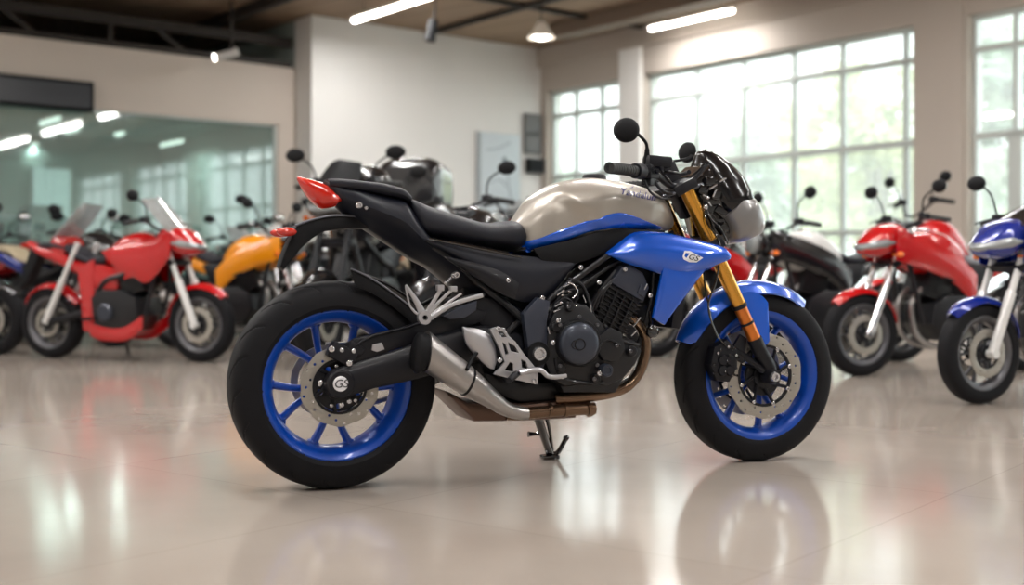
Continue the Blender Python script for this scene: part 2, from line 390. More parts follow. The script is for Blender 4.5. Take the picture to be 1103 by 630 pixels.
GLASSW = glass_mat('window_glass', (.97, .985, .98), .03, .02, .16, (.93, .97, .94), True)  # milky share of the glass puts the outdoor haze into the panes
GLASSL = glass_mat('tinted_partition_glass', (.68, .82, .79), .16, .03, .14, (.62, .74, .71))
for i, (w0, w1) in enumerate(WINS):
    r = empty('window_%d' % (i+1), R3(-.15, (w0+w1)/2, WZ0)); r['kind'] = 'structure'
    inv = Matrix.Translation(-r.location)
    fb = MB(); ft = .045
    vs = {0: [.65, 1.2], 1: [3.02, 3.81, 4.59, 5.29, 6.12], 2: [7.4, 8.3, 9.2, 10.1]}.get(i, [w0+.8*k for k in range(1, 5) if w0+.8*k < w1-.2])
    for z0, z1 in ((WZ0, WZ0+.07), (WZ1-.05, WZ1), (2.96, 3.02), (2.05, 2.12), (1.1, 1.15)): room_mb(fb, -.20, -.10, w0, w1, z0, z1)
    for b in [w0+ft/2, w1-ft/2]+vs: room_mb(fb, -.19, -.11, b-ft/2, b+ft/2, WZ0, WZ1)
    if i == 2: room_mb(fb, -.20, -.1, 7.33, 7.47, WZ0, 2.1)
    fb.xf(inv).build('window_frame', ALUF, r)
    g = MB(); room_mb(g, -.155, -.145, w0+.01, w1-.01, WZ0+.01, WZ1-.01); g.xf(inv).build('pane', GLASSW, r)
    sl = MB(); room_mb(sl, -.29, .05, w0, w1, WZ0-.03, WZ0-.001); sl.xf(inv).build('window_sill', WALLM, r)
r = empty('window_6', R3(9, -.48, 0)); r['kind'] = 'structure'; inv = Matrix.Translation(-r.location)
g = MB(); room_mb(g, 4.13, 15.49, -.49, -.478, .02, 2.59); g.xf(inv).build('pane', GLASSL, r)
fb = MB()
for a in (4.14, 15.47): room_mb(fb, a-.02, a+.02, -.52, -.45, 0, 2.6)
room_mb(fb, 4.12, 15.5, -.52, -.45, 0, .03); room_mb(fb, 4.12, 15.5, -.52, -.45, 2.575, 2.6)
fb.xf(inv).build('window_frame', ALUF, r)

# steelwork under the roof: each beam its own object
def rbeam(name, p0, p1, w, h, label, group=None, cat='beam', m=BEAM):
    p0, p1 = Vector(p0), Vector(p1); c = (p0+p1)/2; d = p1-p0
    o = MB().box((0, 0, 0), (d.length, w, h)).build(name, m); o.matrix_world = Matrix.Translation(c) @ frame_of(d); tag(o, label, cat, group); return o
rbeam('roof_beam', R3(3.9, -.49, 3.70), R3(16.7, -.49, 3.70), .1, .12, 'long dark steel beam running above the low wall over the glass partition')
rbeam('roof_beam', R3(3.9, -.49, 3.41), R3(16.7, -.49, 3.41), .08, .06, 'thin dark rail lying on top edge of the low left wall')
for i, (a, t) in enumerate(((7.3, 'leftmost brown beam crossing the ceiling above the low wall'), (4.75, 'brown ceiling beam crossing near the hanging rod fixture'))):
    rbeam('ceiling_beam', R3(a, -6.1, 3.93), R3(a, 8, 3.93), .09, .13, t)
for i, a in enumerate((5.4, 6.3, 7.2)):
    rbeam('truss_strut', R3(a, -.49, 3.43), R3(a+(.0 if i == 1 else .35), -.49, 3.66), .05, .05, ['slanted truss strut nearest the white far wall', 'upright truss post in the middle above the low wall', 'slanted truss strut nearest the left picture edge'][i])
rbeam('ceiling_duct', R3(.95, 1.5, 3.90), R3(.95, 15, 3.90), .28, .18, 'wide brown ceiling duct beside the rightmost tube lamp', cat='duct', m=mat('brown_duct', sr(120, 102, 86), .6))
rbeam('ceiling_rail', R3(2.1, .1, 3.96), R3(2.1, 15, 3.96), .06, .06, 'thin dark ceiling rail above the white pendant lamp', cat='rail')
rbeam('ceiling_rail', R3(.02, 2.2, 3.97), R3(16, 2.2, 3.97), .07, .05, 'thin dark cross rail along the ceiling in front of far wall', cat='rail')

# lamps ------------------------------------------------------------
TUBE = mat('lit_lamp_tube', (1, .97, .92), .4, emit=(1, .95, .87), es=SUN_TUBE)
HOUS = mat('lamp_housing', sr(205, 202, 198), .5)
def tube_lamp(pos, ln, label, group=None, z=3.8, power=None, ang=None, tm=None):
    t = empty('tube_lamp', (pos[0], pos[1], z), math.atan2(-.7837, .6214) if ang is None else ang, 1, label, 'lamp', group)
    MB().box((0, 0, .035), (ln, .09, .03), bev=.006).build('lamp_housing', HOUS, t)
    MB().tube([(-ln/2+.02, 0, 0), (ln/2-.02, 0, 0)], .032, 12, smooth=False).build('light_tube', tm or TUBE, t)
    rd = MB()
    for x in (-ln*.35, ln*.35): rd.cyl((x, 0, .05), (x, 0, 3.99-z), .006, 8)
    rd.build('hanging_rod', BEAM, t)
    if power:
        l = bpy.data.lights.new('lamp_light', 'AREA'); l.shape = 'RECTANGLE'; l.size = ln; l.size_y = .08; l.energy = power; l.color = (1, .98, .96)
        o = bpy.data.objects.new('lamp_light', l); link(o, t); o.location = (0, 0, -.045)
    return t
def unproj(px, py, z):
    d = (z-CAMZ)*FPX/(HORIZON-py); return ((px-551.5)/FPX*d, d)
p0 = unproj(390, 20, 3.8); p1 = unproj(455, -2, 3.8)
tube_lamp(((p0[0]+p1[0])/2, (p0[1]+p1[1])/2), 1.75, 'lit ceiling tube lamp above the white far wall', power=PANEL_W)
p0 = unproj(705, 32, 3.8); p1 = unproj(785, 10, 3.8)
tube_lamp(((p0[0]+p1[0])/2, (p0[1]+p1[1])/2), 1.42, 'lit ceiling tube lamp over the tall windows, above the blue and silver motorcycle', power=PANEL_W)
k = 0
for a, b in ((3.0, 8.0), (3.0, 11.5), (6.5, 5.5), (6.5, 9.0), (6.5, 12.5), (10, 5.5), (10, 9.0), (10, 12.5), (13.5, 7), (13.5, 11), (3.0, 15), (7, 16), (11, 16), (10.5, 2), (14, 2.5)):  # unseen tube lamps added as fill light over the bikes
    p = R3(a, b); tube_lamp((p.x, p.y), 2.4, 'added fill tube lamp hanging from the showroom ceiling outside the view', 'added tube lamps over the showroom', power=PANEL_W*1.5)
# pendant
px, py = unproj(583, 38, 3.55)
t = empty('pendant_lamp', (px, py, 3.5), 0, 1, 'white cone pendant lamp hanging in front of far wall near corner', 'lamp')
MB().lathe([(.03, .22), (.05, .2), (.11, .1), (.17, .02), (.165, .015), (.1, .09), (.04, .19), (.03, .2)], axis='Z', n=32).build('lamp_shade', mat('white_enamel', sr(235, 228, 218), .4), t)
MB().ball((0, 0, .04), (.1, .1, .045)).build('bulb', TUBE, t)
MB().cyl((0, 0, .2), (0, 0, .49), .008).build('cord', BEAM, t)
# black spot + white spot on rod
px, py = unproj(465, 28, 3.55)
t = empty('spotlight', (px, py, 3.5), .5, 1, 'small black cylinder spotlight hanging against far wall', 'lamp')
MB().tube([(-.02, 0, -.13), (.02, 0, .12)], [.062, .055], 20, smooth=False).build('lamp_housing', BLKM, t)
MB().cyl((.03, 0, .1), (.06, 0, .49), .012).build('arm', BEAM, t)
px, py = unproj(244, 57, 3.35)
t = empty('spotlight', (px, py, 3.33), .4, 1, 'pale cylinder lamp hanging on a dark rod over the low left wall', 'lamp')
MB().tube([(-.14, 0, -.045), (.14, 0, .045)], [.05, .05], 18, smooth=False).build('lamp_housing', HOUS, t)
MB().tube([(-.15, 0, -.0475), (-.135, 0, -.043)], [.042, .042], 16, smooth=False).build('lamp_lens', TUBE, t)
MB().cyl((.06, 0, .05), (.06, 0, .66), .022).build('hanging_rod', BEAM, t)

# things on the far wall
t = empty('wall_poster', R3(.93, .03, 0), ROOM_ANG, 1, 'pale blue line drawing poster board on white far wall', 'poster')
def aw(px, py, b=.0, ):   # point on the far wall plane seen at a pixel -> (a, z)
    s = (px-551.5)/FPX; a = ((CX+.6214*b)-s*(CY-.7837*b))/(.783-s*.6216); return a, CAMZ+(HORIZON-py)/FPX*(CY-.6216*a-.7837*b)
a0, z0 = aw(515, 235); a1, z1 = aw(558, 146)
t.location = R3((a0+a1)/2, .03, 0); hw = abs(a0-a1)/2
MB().box((0, 0, (z0+z1)/2-.25), (hw*2, .03, z1-z0+.5), bev=.004).build('poster_board', mat('poster_paper', sr(206, 216, 222), .6), t)
MB().box((-hw-.015, 0, (z0+z1)/2-.25), (.05, .045, z1-z0+.5)).build('poster_edge', mat('poster_edge_grey', sr(165, 172, 176), .5), t)
ln = MB(); rz = (z0+z1)/2
for q in (((-hw*.7, z1-.25), (-.05, z1-.22), (hw*.5, z1-.12)), ((-hw*.5, rz-.1), (0, rz-.05), (hw*.3, rz-.15)), ((hw*.35, rz+.2), (hw*.4, rz-.1), (hw*.6, rz-.4))):
    ln.tube([(x, -.017, z) for x, z in q], .006, 6)
ln.ball((.08, -.017, rz+.24), (.04, .006, .05)); ln.build('line_drawing', mat('drawing_ink', sr(120, 132, 142), .6), t)
GRP = mat('grey_panel', sr(112, 112, 112), .5)
for (x0, y0, x1, y1, nm, lb, m_) in ((563, 125, 589, 144, 'wall_panel', 'upper dark grey panel on the wall beside the corner', GRP), (563, 147, 589, 165, 'wall_panel', 'lower dark grey panel, under the other one beside the corner', GRP),
                                 (565, 172, 587, 186, 'wall_speaker', 'black horizontal box speaker under the grey panels', BLKM)):
    a0, z0 = aw(x0, y1); a1, z1 = aw(x1, y0); a1 = max(a1, .04)
    t = empty(nm, R3((a0+a1)/2, .01, (z0+z1)/2), ROOM_ANG, 1, lb, 'speaker' if 'speaker' in nm else 'panel')
    dp = .05 if 'panel' in nm else .12
    MB().box((0, -dp/2, 0), (abs(a0-a1), dp, z1-z0), bev=.008).build('case' if 'speaker' in nm else 'panel_board', m_, t)
    fr = MB()
    for zz in (-1, 1): fr.box((0, -dp-.003, zz*(z1-z0)*.46), (abs(a0-a1)*.96, .008, .012))
    fr.build('frame', mat('panel_edge', sr(70, 70, 72), .5), t)
t = empty('wall_cabinet', R3(.35, .01, 0), ROOM_ANG, 1, 'pale grey low cabinet standing in the far corner', 'cabinet')
MB().box((0, -.17, .85), (.6, .3, 1.7), bev=.01).build('body', mat('cabinet_grey', sr(196, 198, 198), .5), t)
MB().box((0, -.325, .85), (.56, .012, 1.6), bev=.004).build('door', mat('cabinet_grey', sr(196, 198, 198), .5), t)
# sign box on the glass partition
b_ = -.36
def lw_(px, py, b=b_):
    s = (px-551.5)/FPX; a = ((CX+.6214*b)-s*(CY-.7837*b))/(.783-s*.6216); return a, CAMZ+(HORIZON-py)/FPX*(CY-.6216*a-.7837*b)
a0, z1 = lw_(100, 89); _, z0 = lw_(100, 121); a1 = a0+2.9
t = empty('sign_box', R3((a0+a1)/2, b_, (z0+z1)/2), ROOM_ANG, 1, 'long black sign box mounted over the glass partition', 'sign')
MB().box((0, 0, 0), (a1-a0, .1, z1-z0), bev=.01).build('case', BLKM, t)
MB().box((0, -.052, 0), (a1-a0-.08, .008, z1-z0-.08)).build('face', mat('sign_face', sr(30, 34, 42), .3), t)
DIMT = mat('dim_lamp_tube', (1, .97, .92), .4, emit=(1, .95, .87), es=2.2)
# inside the glazed room: lit tubes, added glow panels for window reflections, people-high shelf blocks
def inner(px, py, z):
    d = (z-CAMZ)*FPX/(HORIZON-py); return ((px-551.5)/FPX*d, d)
for px, py, ln, lb in ((30, 158, .9, 'lit tube lamp inside the glazed room, lowest at left edge'), (54, 130, .75, 'lit tube lamp inside the glazed room, below the sign box'), (78, 140, .5, 'short lit tube lamp inside the glazed room'), (129, 144, .3, 'smallest lit lamp inside the glazed room'), (185, 154, .8, 'lit lamp inside the glazed room above pale glow panels')):
    x, y = inner(px, py, 2.6); tube_lamp((x, y), ln, lb, None, 2.6, 13, tm=DIMT)
PALE = mat('pale_glow', (.8, .9, .88), .4, emit=(.86, .93, .92), es=.5)
for a, w, z0, z1, lb in ((7.0, 1.0, 1.2, 2.0, 'added pale glow panel for window reflections on the inner wall behind the glass, left one'), (5.6, .55, 1.35, 2.25, 'added pale glow panel for window reflections on inner wall, narrow right one'), (8.9, .9, 1.0, 1.9, 'added pale glow panel for window reflections on inner wall at the far left edge')):
    t = empty('glow_panel', R3(a, -4.95, 0), ROOM_ANG, 1, lb, 'screen')
    MB().box((0, -.02, (z0+z1)/2), (w+.06, .04, z1-z0+.06), bev=.005).build('frame', ALUF, t)
    MB().box((0, -.045, (z0+z1)/2), (w, .01, z1-z0)).build('screen', PALE, t)  # added glowing face, stands in for bright window reflections
for a, b, w, z1, lb in ((6.2, -3.5, .5, 1.6, 'grey display cabinet inside the glazed room, right one'), (8.0, -3.2, .7, 1.5, 'grey display cabinet inside the glazed room, left one')):
    t = empty('display_cabinet', R3(a, b, 0), ROOM_ANG, 1, lb, 'cabinet')
    MB().box((0, 0, z1/2), (w, .4, z1), bev=.01).build('body', mat('cabinet_dark', sr(90, 104, 102), .5), t)
    MB().box((0, -.21, z1*.6), (w*.85, .02, z1*.6), bev=.004).build('door', mat('cabinet_door', sr(120, 136, 132), .4), t)

# ------------------------------------------------------------------ outside the windows
def foliage_mat(name, c1, c2):
    m = bpy.data.materials.new(name); m.use_nodes = True; nt = m.node_tree; p = nt.nodes['Principled BSDF']; N = nt.nodes.new; L = nt.links.new
    tc = N('ShaderNodeTexCoord'); n = N('ShaderNodeTexNoise'); n.inputs['Scale'].default_value = 1.4; L(tc.outputs['Object'], n.inputs[0]); cr = N('ShaderNodeValToRGB')
    cr.color_ramp.elements[0].color = (*c1, 1); cr.color_ramp.elements[1].color = (*c2, 1); cr.color_ramp.elements[0].position = .35; cr.color_ramp.elements[1].position = .65
    L(n.outputs['Fac'], cr.inputs[0]); L(cr.outputs[0], p.inputs['Base Color']); p.inputs['Roughness'].default_value = .7; p.inputs['Transmission Weight'].default_value = 0
    return m
LEAF = [foliage_mat('haze_pale_leaves', sr(206, 216, 166), sr(236, 236, 190)), foliage_mat('grey_green_leaves', sr(180, 204, 180), sr(216, 228, 204))]  # leaf greens paled so the colour itself carries the haze
BARK = mat('tree_bark', sr(150, 140, 126), .8)
def tree(x, y, h, w, mi, label, seed):
    rnd = random.Random(seed); t = empty('tree', (x, y, -.3), 0, 1, label, 'tree', None)
    tr = MB().tube([(0, 0, 0), (.1, 0, h*.3), (-.05, .1, h*.75)], [.16, .12, .05], 8)
    lf = MB()
    blobs = []
    for i in range(34):
        a = rnd.random()*2*PI; q = rnd.random()**.5*w; zz = h*(.38+.6*rnd.random()); sc = 1-abs(zz/h-.62)*1.1
        blobs.append((q*math.cos(a)*sc, q*math.sin(a)*sc, zz, .28*w*(.6+.6*rnd.random())))
    for bx, by, bz, br in blobs:
        for _ in range(75):
            d = Vector((rnd.gauss(0, 1), rnd.gauss(0, 1), rnd.gauss(0, 1))).normalized()*br*(rnd.random()**.4)
            p = Vector((bx, by, bz))+d; s_ = .09+.09*rnd.random()
            u = Vector((rnd.gauss(0, 1), rnd.gauss(0, 1), rnd.gauss(0, 1))).normalized(); v = u.orthogonal().normalized()
            w_ = u.cross(v)*.2*s_
            lf.add([p-u*s_, p-v*s_*.5+w_, p+u*s_, p+v*s_*.5+w_], [(0, 1, 2, 3)])
    for i in range(0, 12): tr.tube([(0, 0, h*.35+.02*i*h), (blobs[i][0]*.5, blobs[i][1]*.5, (blobs[i][2]+h*.4)/2), blobs[i][:3]], [.05, .035, .012], 6)
    tr.build('trunk', BARK, t); lf.build('foliage', LEAF[mi], t)
def outp(px, dist): return ((px-551.5)/FPX*dist, dist)
for i, (px, d, h, w, mi, lb) in enumerate(((945, 20, 4.3, 1.5, 0, 'pale yellow-green tree outside the tall windows, left of the wide pillar'), (845, 28, 4.9, 1.8, 0, 'pale green tree outside the middle of the tall windows'),
        (778, 18.5, 3.0, 1.0, 1, 'low grey-green tree outside the left half of the tall windows'), (640, 33, 3.6, 1.7, 1, 'faint tree outside the narrow far window'),
        (1120, 15.2, 4.1, 1.1, 1, 'grey-green tree outside the window at the right edge'), (722, 26, 2.8, 1.2, 1, 'low faint bush outside the tall windows at their left end'), (1040, 26, 4.0, 1.7, 0, 'tree outside behind the wide pillar, farthest right of the pale ones'))):
    x, y = outp(px, d); tree(x, y, h, w, mi, lb, 30+i)
gm = wall_mat('pale_paved_yard', sr(205, 210, 205)); mb = MB()
mb.add([R3(-.31, -12, -.12), R3(-.31, 30, -.12), R3(-45, 30, -.12), R3(-45, -12, -.12)], [(0, 1, 2, 3)]); tag(mb.build('ground', gm), kind='structure')

# ------------------------------------------------------------------ the blue and silver motorcycle
HX, HY, HA = -.548, 3.69, math.radians(20.8)
cH, sH = math.cos(HA), math.sin(HA)
def P(px, py, y=0.0):
    """photo pixel -> (x, z) on the bike's lengthwise plane at sideways offset y (negative = near side)"""
    dx, dz = (px-551.5)/FPX, (HORIZON-py)/FPX            # ray (dx, 1, dz)
    ox, oy = -HX, -HY
    lox, loy = ox*cH+oy*sH, -ox*sH+oy*cH; ldx, ldy = dx*cH+sH, -dx*sH+cH
    t = (y-loy)/ldy; return (lox+t*ldx, CAMZ+t*dz)
def PL(pts, y=0.0): return [P(a, b, y) for a, b in pts]
def V3(px, py, y): x, z = P(px, py, y); return (x, y, z)
hero = empty('motorcycle', (HX, HY, 0), HA, 1, 'large blue and silver motorcycle with blue wheels on side stand in the foreground', 'motorcycle')

def tyre_mesh(R, hw, rin, grooves=26, n=None):
    n = n or grooves*36; prof = []
    K = 44 if grooves else 24
    for i in range(K+1):
        a = -1+2*i/K; y = hw*math.sin(a*PI/2*1.0); r = R-(R-rin)*(abs(a)**3.2)*.98; 
        prof.append((r, y if abs(a) < .97 else y*.93))
    prof = [(rin, -hw*.8)]+prof+[(rin, hw*.8)]
    rings = []
    for i in range(n):
        ang = 2*PI*i/n; ring = []
        for r, y in prof:
            rr = r
            if grooves and hw*.22 < abs(y) < hw*.9:
                ph = (ang*grooves/(2*PI) + (abs(y)/hw)*1.15 + (.5 if y > 0 else 0)) % 1
                if ph < .09: rr -= .006*math.sin(PI*ph/.09)**.5
            ring.append((rr*math.cos(ang), y, rr*math.sin(ang)))
        rings.append(ring)
    mb = MB(); m = len(prof); mb.add([p for r in rings for p in r], [(i*m+j, ((i+1) % n)*m+j, ((i+1) % n)*m+(j+1) % m, i*m+(j+1) % m) for i in range(n) for j in range(m)])
    return mb
def wheel_rim(r_rim, hw, pairs=5, ph=0, spread=16, hubr=.045, sw=.017):
    mb = MB(); r = r_rim
    mb.lathe([(r-.012, -hw*.92), (r, -hw), (r+.012, -hw*.98), (r+.012, -hw*.9), (r-.006, -hw*.82), (r-.016, -hw*.5), (r-.016, hw*.5), (r-.006, hw*.82), (r+.012, hw*.9), (r+.012, hw*.98), (r, hw), (r-.012, hw*.92), (r-.022, hw*.75), (r-.032, hw*.45), (r-.034, 0), (r-.032, -hw*.45), (r-.022, -hw*.75)], n=96, closed=True)
    mb.lathe([(.012, -hw*.62), (hubr, -hw*.62), (hubr*1.15, -hw*.4), (hubr*.95, 0), (hubr*1.15, hw*.4), (hubr, hw*.62), (.012, hw*.62)], n=32, closed=True)
    for k in range(pairs):
        for s in (-1, 1):
            a0 = math.radians(ph+k*360/pairs+s*spread*.22); a1 = math.radians(ph+k*360/pairs+s*spread*.62); a2 = math.radians(ph+k*360/pairs+s*spread)
            pts = [(hubr*.8*math.cos(a0), 0, hubr*.8*math.sin(a0)), (r*.5*math.cos(a1), 0, r*.5*math.sin(a1)), ((r-.03)*math.cos(a2), 0, (r-.03)*math.sin(a2))]
            mb.tube(pts, [sw*.95, sw*.62, sw*.8], 10, ry=1.5, k=6)
            tip = Vector(pts[-1]); mb.ball(tip, (sw*1.3, sw*1.2, sw*1.0), 10, Matrix.Rotation(-a2+PI/2, 4, 'Y'))
    return mb
def disc_mb(R, rin, y, th=.005, holes=26, petals=10, arms=5):
    out = [((R-.004*(.5+.5*math.cos(petals*2*PI*i/120)))*math.cos(2*PI*i/120), (R-.004*(.5+.5*math.cos(petals*2*PI*i/120)))*math.sin(2*PI*i/120)) for i in range(120)]
    hs = [circle(0, 0, rin, 60)[::-1]]
    for k in range(holes):
        a = 2*PI*k/holes; rr = (R+rin)/2+(R-rin)*.26*((k % 3)-1)
        hs.append(circle(rr*math.cos(a), rr*math.sin(a), .0042, 8)[::-1])
    return MB().plate(out, y-th/2, y+th/2, .0008, hs)
def carrier_mb(rin, y, arms=8, th=.008, hub=.045):
    mb = MB(); mb.plate(circle(0, 0, hub, 32), y-th/2, y+th/2, .001, [circle(0, 0, hub*.45, 20)[::-1]])
    mb.lathe([(rin*.93, y-th/2), (rin*1.02, y-th/2), (rin*1.02, y+th/2), (rin*.93, y+th/2)], n=60, closed=True)
    for k in range(arms):
        a = 2*PI*k/arms; b = a+.35
        mb.tube([(hub*.9*math.cos(a), y, hub*.9*math.sin(a)), (rin*.97*math.cos(b), y, rin*.97*math.sin(b))], .006, 6, smooth=False)
    return mb
def place(o, x, z, y=0): o.location = (x, y, z); return o
def bolt(mb, p, r=.007, h=.006, side=-1):
    x, y, z = p; mb.lathe([(0, 0), (r, 0), (r, side*h*.7), (r*.7, side*h), (r*.45, side*h), (r*.4, side*h*.4), (0, side*h*.4)], c=(x, y, z), n=12); return mb

RWX, RWZ = 0.0, .315; FX0, FZ0 = P(812, 406, 0); FWR = .3
FWX, FWZ = FX0, FWR
# rear wheel
rw = place(wheel_rim(.222, .08, 5, 224-180+8, 17).build('rear_wheel', BLUEW, hero), RWX, RWZ)
tyre_mesh(.315, .092, .226, 18).build('tyre', RUB, rw, 30)
bd = disc_mb(.121, .082, -.098).build('brake_disc', DISC, rw); carrier_mb(.082, -.098, 6).plate(circle(0, 0, .075, 40), -.094, -.086, .001, [circle(.06*math.cos(k*1.2566+.9), .06*math.sin(k*1.2566+.9), .009, 12)[::-1] for k in range(5)]).build('disc_carrier', BLK, rw)
MB().lathe([(.09, .092), (.112, .094), (.112, .1), (.09, .102)], n=44, closed=True).build('sprocket', STEEL, rw)
bm_ = MB()
for k in range(5): bolt(bm_, (.062*math.cos(k*2*PI/5+.5), -.103, .062*math.sin(k*2*PI/5+.5)), .006)
bm_.build('disc_bolts', BOLT, rw)
# front wheel
fw = place(wheel_rim(.218, .056, 5, 224-180+30, 15, sw=.0145).build('front_wheel', BLUEW, hero), FWX, FWZ)
tyre_mesh(FWR, .062, .222, 16).build('tyre', RUB, fw, 30)
disc_mb(.149, .105, -.068).build('brake_disc', DISC, fw); disc_mb(.149, .105, .068).build('brake_disc', DISC, fw)
carrier_mb(.105, -.068, 8).plate(circle(0, 0, .07, 36), -.062, -.05, .002).build('disc_carrier', BLK, fw); carrier_mb(.105, .068, 8).build('disc_carrier', BLK, fw)
bm_ = MB()
for k in range(8): bolt(bm_, (.1*math.cos(k*PI/4+.3), -.073, .1*math.sin(k*PI/4+.3)), .007)
bm_.build('disc_bolts', BOLT, fw)

# swingarm
y = -.13
mb = MB(); mb.tube([V3(358, 414, y), V3(374, 410, y), V3(400, 402, y), V3(438, 392, y), V3(475, 380, y), V3(520, 370, y+.01), V3(572, 378, y+.02)], [.042, .046, .046, .052, .058, .056, .045], 20, ry=.42)
mb.lathe([(0, -.158), (.036, -.158), (.042, -.152), (.044, -.115), (.03, -.105)], c=(*P(367, 413.5, -.15)[:1], 0, P(367, 413.5, -.15)[1]), n=32)
mb.mirrored(); mb.box((.42, 0, .36), (.07, .2, .07), bev=.012); sa = mb.build('swingarm', BLK, hero)
mb = MB(); mb.plate(PL([(370, 371), (382, 364), (430, 353), (466, 342), (500, 331), (523, 335), (519, 346), (490, 356), (455, 366), (420, 378), (396, 388), (385, 396), (374, 392)], -.118), -.128, -.108, .005, smooth=False)
mb.build('swingarm_brace', BLK, sa)
x, z = P(367, 413.5, -.16)
MB().lathe([(0, -.164), (.02, -.164), (.0225, -.161), (.0225, -.157)], c=(x, 0, z), n=32).build('axle_cap', WHITE, sa)
tx = text_mb('GS', .034, .2, .0008); tx.xf(Matrix.Translation((x, -.165, z)) @ Matrix.Rotation(PI/2, 4, 'X') @ Matrix.Diagonal((1.05, 1, 1, 1))).build('axle_cap_emblem', DARKP, sa)
x, z = P(405, 375, -.13)
MB().plate(PL([(401, 371), (411, 369), (414, 376), (406, 379), (400, 377)], -.13), -.134, -.128, .001).build('chain_adjuster', ALU, sa)
# rear caliper
mb = MB(); x, z = P(368, 383, -.12); mb.box((x, -.118, z+.005), (.085, .045, .05), Matrix.Rotation(.5, 4, 'Y'), bev=.01); mb.box((x+.04, -.122, z+.02), (.05, .03, .03), Matrix.Rotation(.5, 4, 'Y'), bev=.006)
mb.tube([V3(384, 372, -.14), V3(400, 362, -.135), V3(440, 352, -.13), V3(480, 338, -.12)], .004, 8)
rc = mb.build('rear_brake_caliper', BLK, hero); mb = MB()
for q in ((357, 376), (368, 377), (381, 378), (376, 391), (345, 412), (368, 436), (376, 432)): bolt(mb, V3(*q, -.142), .007)
for q in ((357, 376), (376, 391)): bolt(mb, V3(*q, -.145), .009)
mb.build('caliper_bolts', BOLT, rc)

# rear hugger
mb = MB(); mb.arc((RWX, RWZ), .350, 78, 12, .096, .012, .005, taper=.1)
mb.panel(PL([(377, 290), (398, 299), (422, 315), (446, 334), (468, 352)], -.1), PL([(384, 309), (400, 315), (420, 328), (440, 344), (456, 358)], -.1), .1, .003, .006, 16, 4).build('rear_hugger', BLKM, hero)
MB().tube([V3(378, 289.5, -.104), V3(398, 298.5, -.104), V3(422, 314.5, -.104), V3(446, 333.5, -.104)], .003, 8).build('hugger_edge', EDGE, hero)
# chain on the far side
mb = MB(); ch = [(0, .105, RWZ+.112), (.3, .105, .43), (.56, .105, .44), (.62, .105, .41), (.56, .105, .38), (.3, .105, .28), (0, .105, RWZ-.112)]
mb.tube(ch, .009, 8); mb.build('drive_chain', STEEL, hero)

# tail unit and subframe cover
st = [((352, 194), (362, 222), .035), ((366, 197), (372, 230), .07), ((386, 201), (388, 241), .095), ((410, 208), (406, 252), .11), ((434, 215), (428, 266), .12), ((446, 234), (448, 279), .125), ((460, 255), (470, 291), .125), ((495, 279), (500, 316), .125), ((527, 306), (528, 332), .12), ((556, 331), (552, 347), .11)]
mb = MB().body([(P(*a, -.04), P(*b, -w*.6), w) for a, b, w in st], e=2.8, n=36, low=.55, el=2.2); tc_ = mb.build('tail_cowl', TAILM, hero)
mb = MB().panel(PL([(470, 262), (500, 284), (530, 308), (556, 333)], -.13), PL([(466, 268), (497, 290), (527, 314), (553, 339)], -.13), .128, .006, .01, 12, 3, side=-1)
mb.pair('frame_rail', FRB, hero)
st = [((352, 192.5), (356, 202), .045), ((364, 192.5), (372, 205), .075), ((385, 195), (392, 208), .1), ((408, 198), (412, 212), .11), ((428, 203), (430, 216), .108), ((438, 211), (439, 220), .09)]
MB().body([(P(*a, -.02), P(*b, -.05), w) for a, b, w in st], e=2.8, n=32).build('passenger_seat', SEATM, hero)
st = [((436, 212), (446, 236), .1), ((446, 216), (456, 252), .125), ((462, 223), (470, 257), .13), ((490, 232), (495, 261), .135), ((520, 240), (522, 265), .13), ((544, 238), (545, 269), .115), ((556, 239), (558, 271), .1), ((563, 250), (562, 268), .085)]
MB().body([(P(*a, -.03), P(*b, -w*.8), w) for a, b, w in st], e=2.7, n=32).build('rider_seat', SEATM, hero)
st = [((322, 189.5), (323, 192), .004), ((330, 191), (333, 210), .03), ((341, 194), (346, 223), .045), ((352, 198), (354, 224.5), .055), ((362, 207), (363, 222.5), .06), ((369, 213.5), (368.5, 217), .05)]
MB().body([(P(*a, -.02), P(*b, -.05), w) for a, b, w in st], e=2.1, n=24, k=2).build('tail_light', REDL, hero, 20)
mb = MB(); bolt(mb, V3(386.5, 221, -.1), .011, .012); bolt(mb, V3(394, 224, -.1), .006, .01); mb.build('tail_bolts', BOLT, tc_)
# number plate hanger
nh = MB().plate(PL([(318, 244), (328, 238.5), (345, 234), (360, 231.5), (394, 233), (398, 246), (372, 246.5), (350, 249), (336, 257), (324, 268), (314, 281), (306, 291), (301, 287), (305, 274), (311, 260), (315, 250)], -.03), -.035, .035, .007).build('number_plate_hanger', BLKM, hero)
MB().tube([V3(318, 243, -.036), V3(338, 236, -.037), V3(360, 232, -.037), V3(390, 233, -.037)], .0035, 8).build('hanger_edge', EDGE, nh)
for s in (-1, 1):
    x, z = P(309, 249.5, -.06)
    mb = MB().tube([(x+.02, s*.03, z), (x+.012, s*.05, z)], .008, 8, smooth=False); ts = mb.build('turn_signal', BLK, hero)
    MB().ball((x, s*.055, z), (.031, .018, .014), 16).build('signal_lens', REDL, ts)

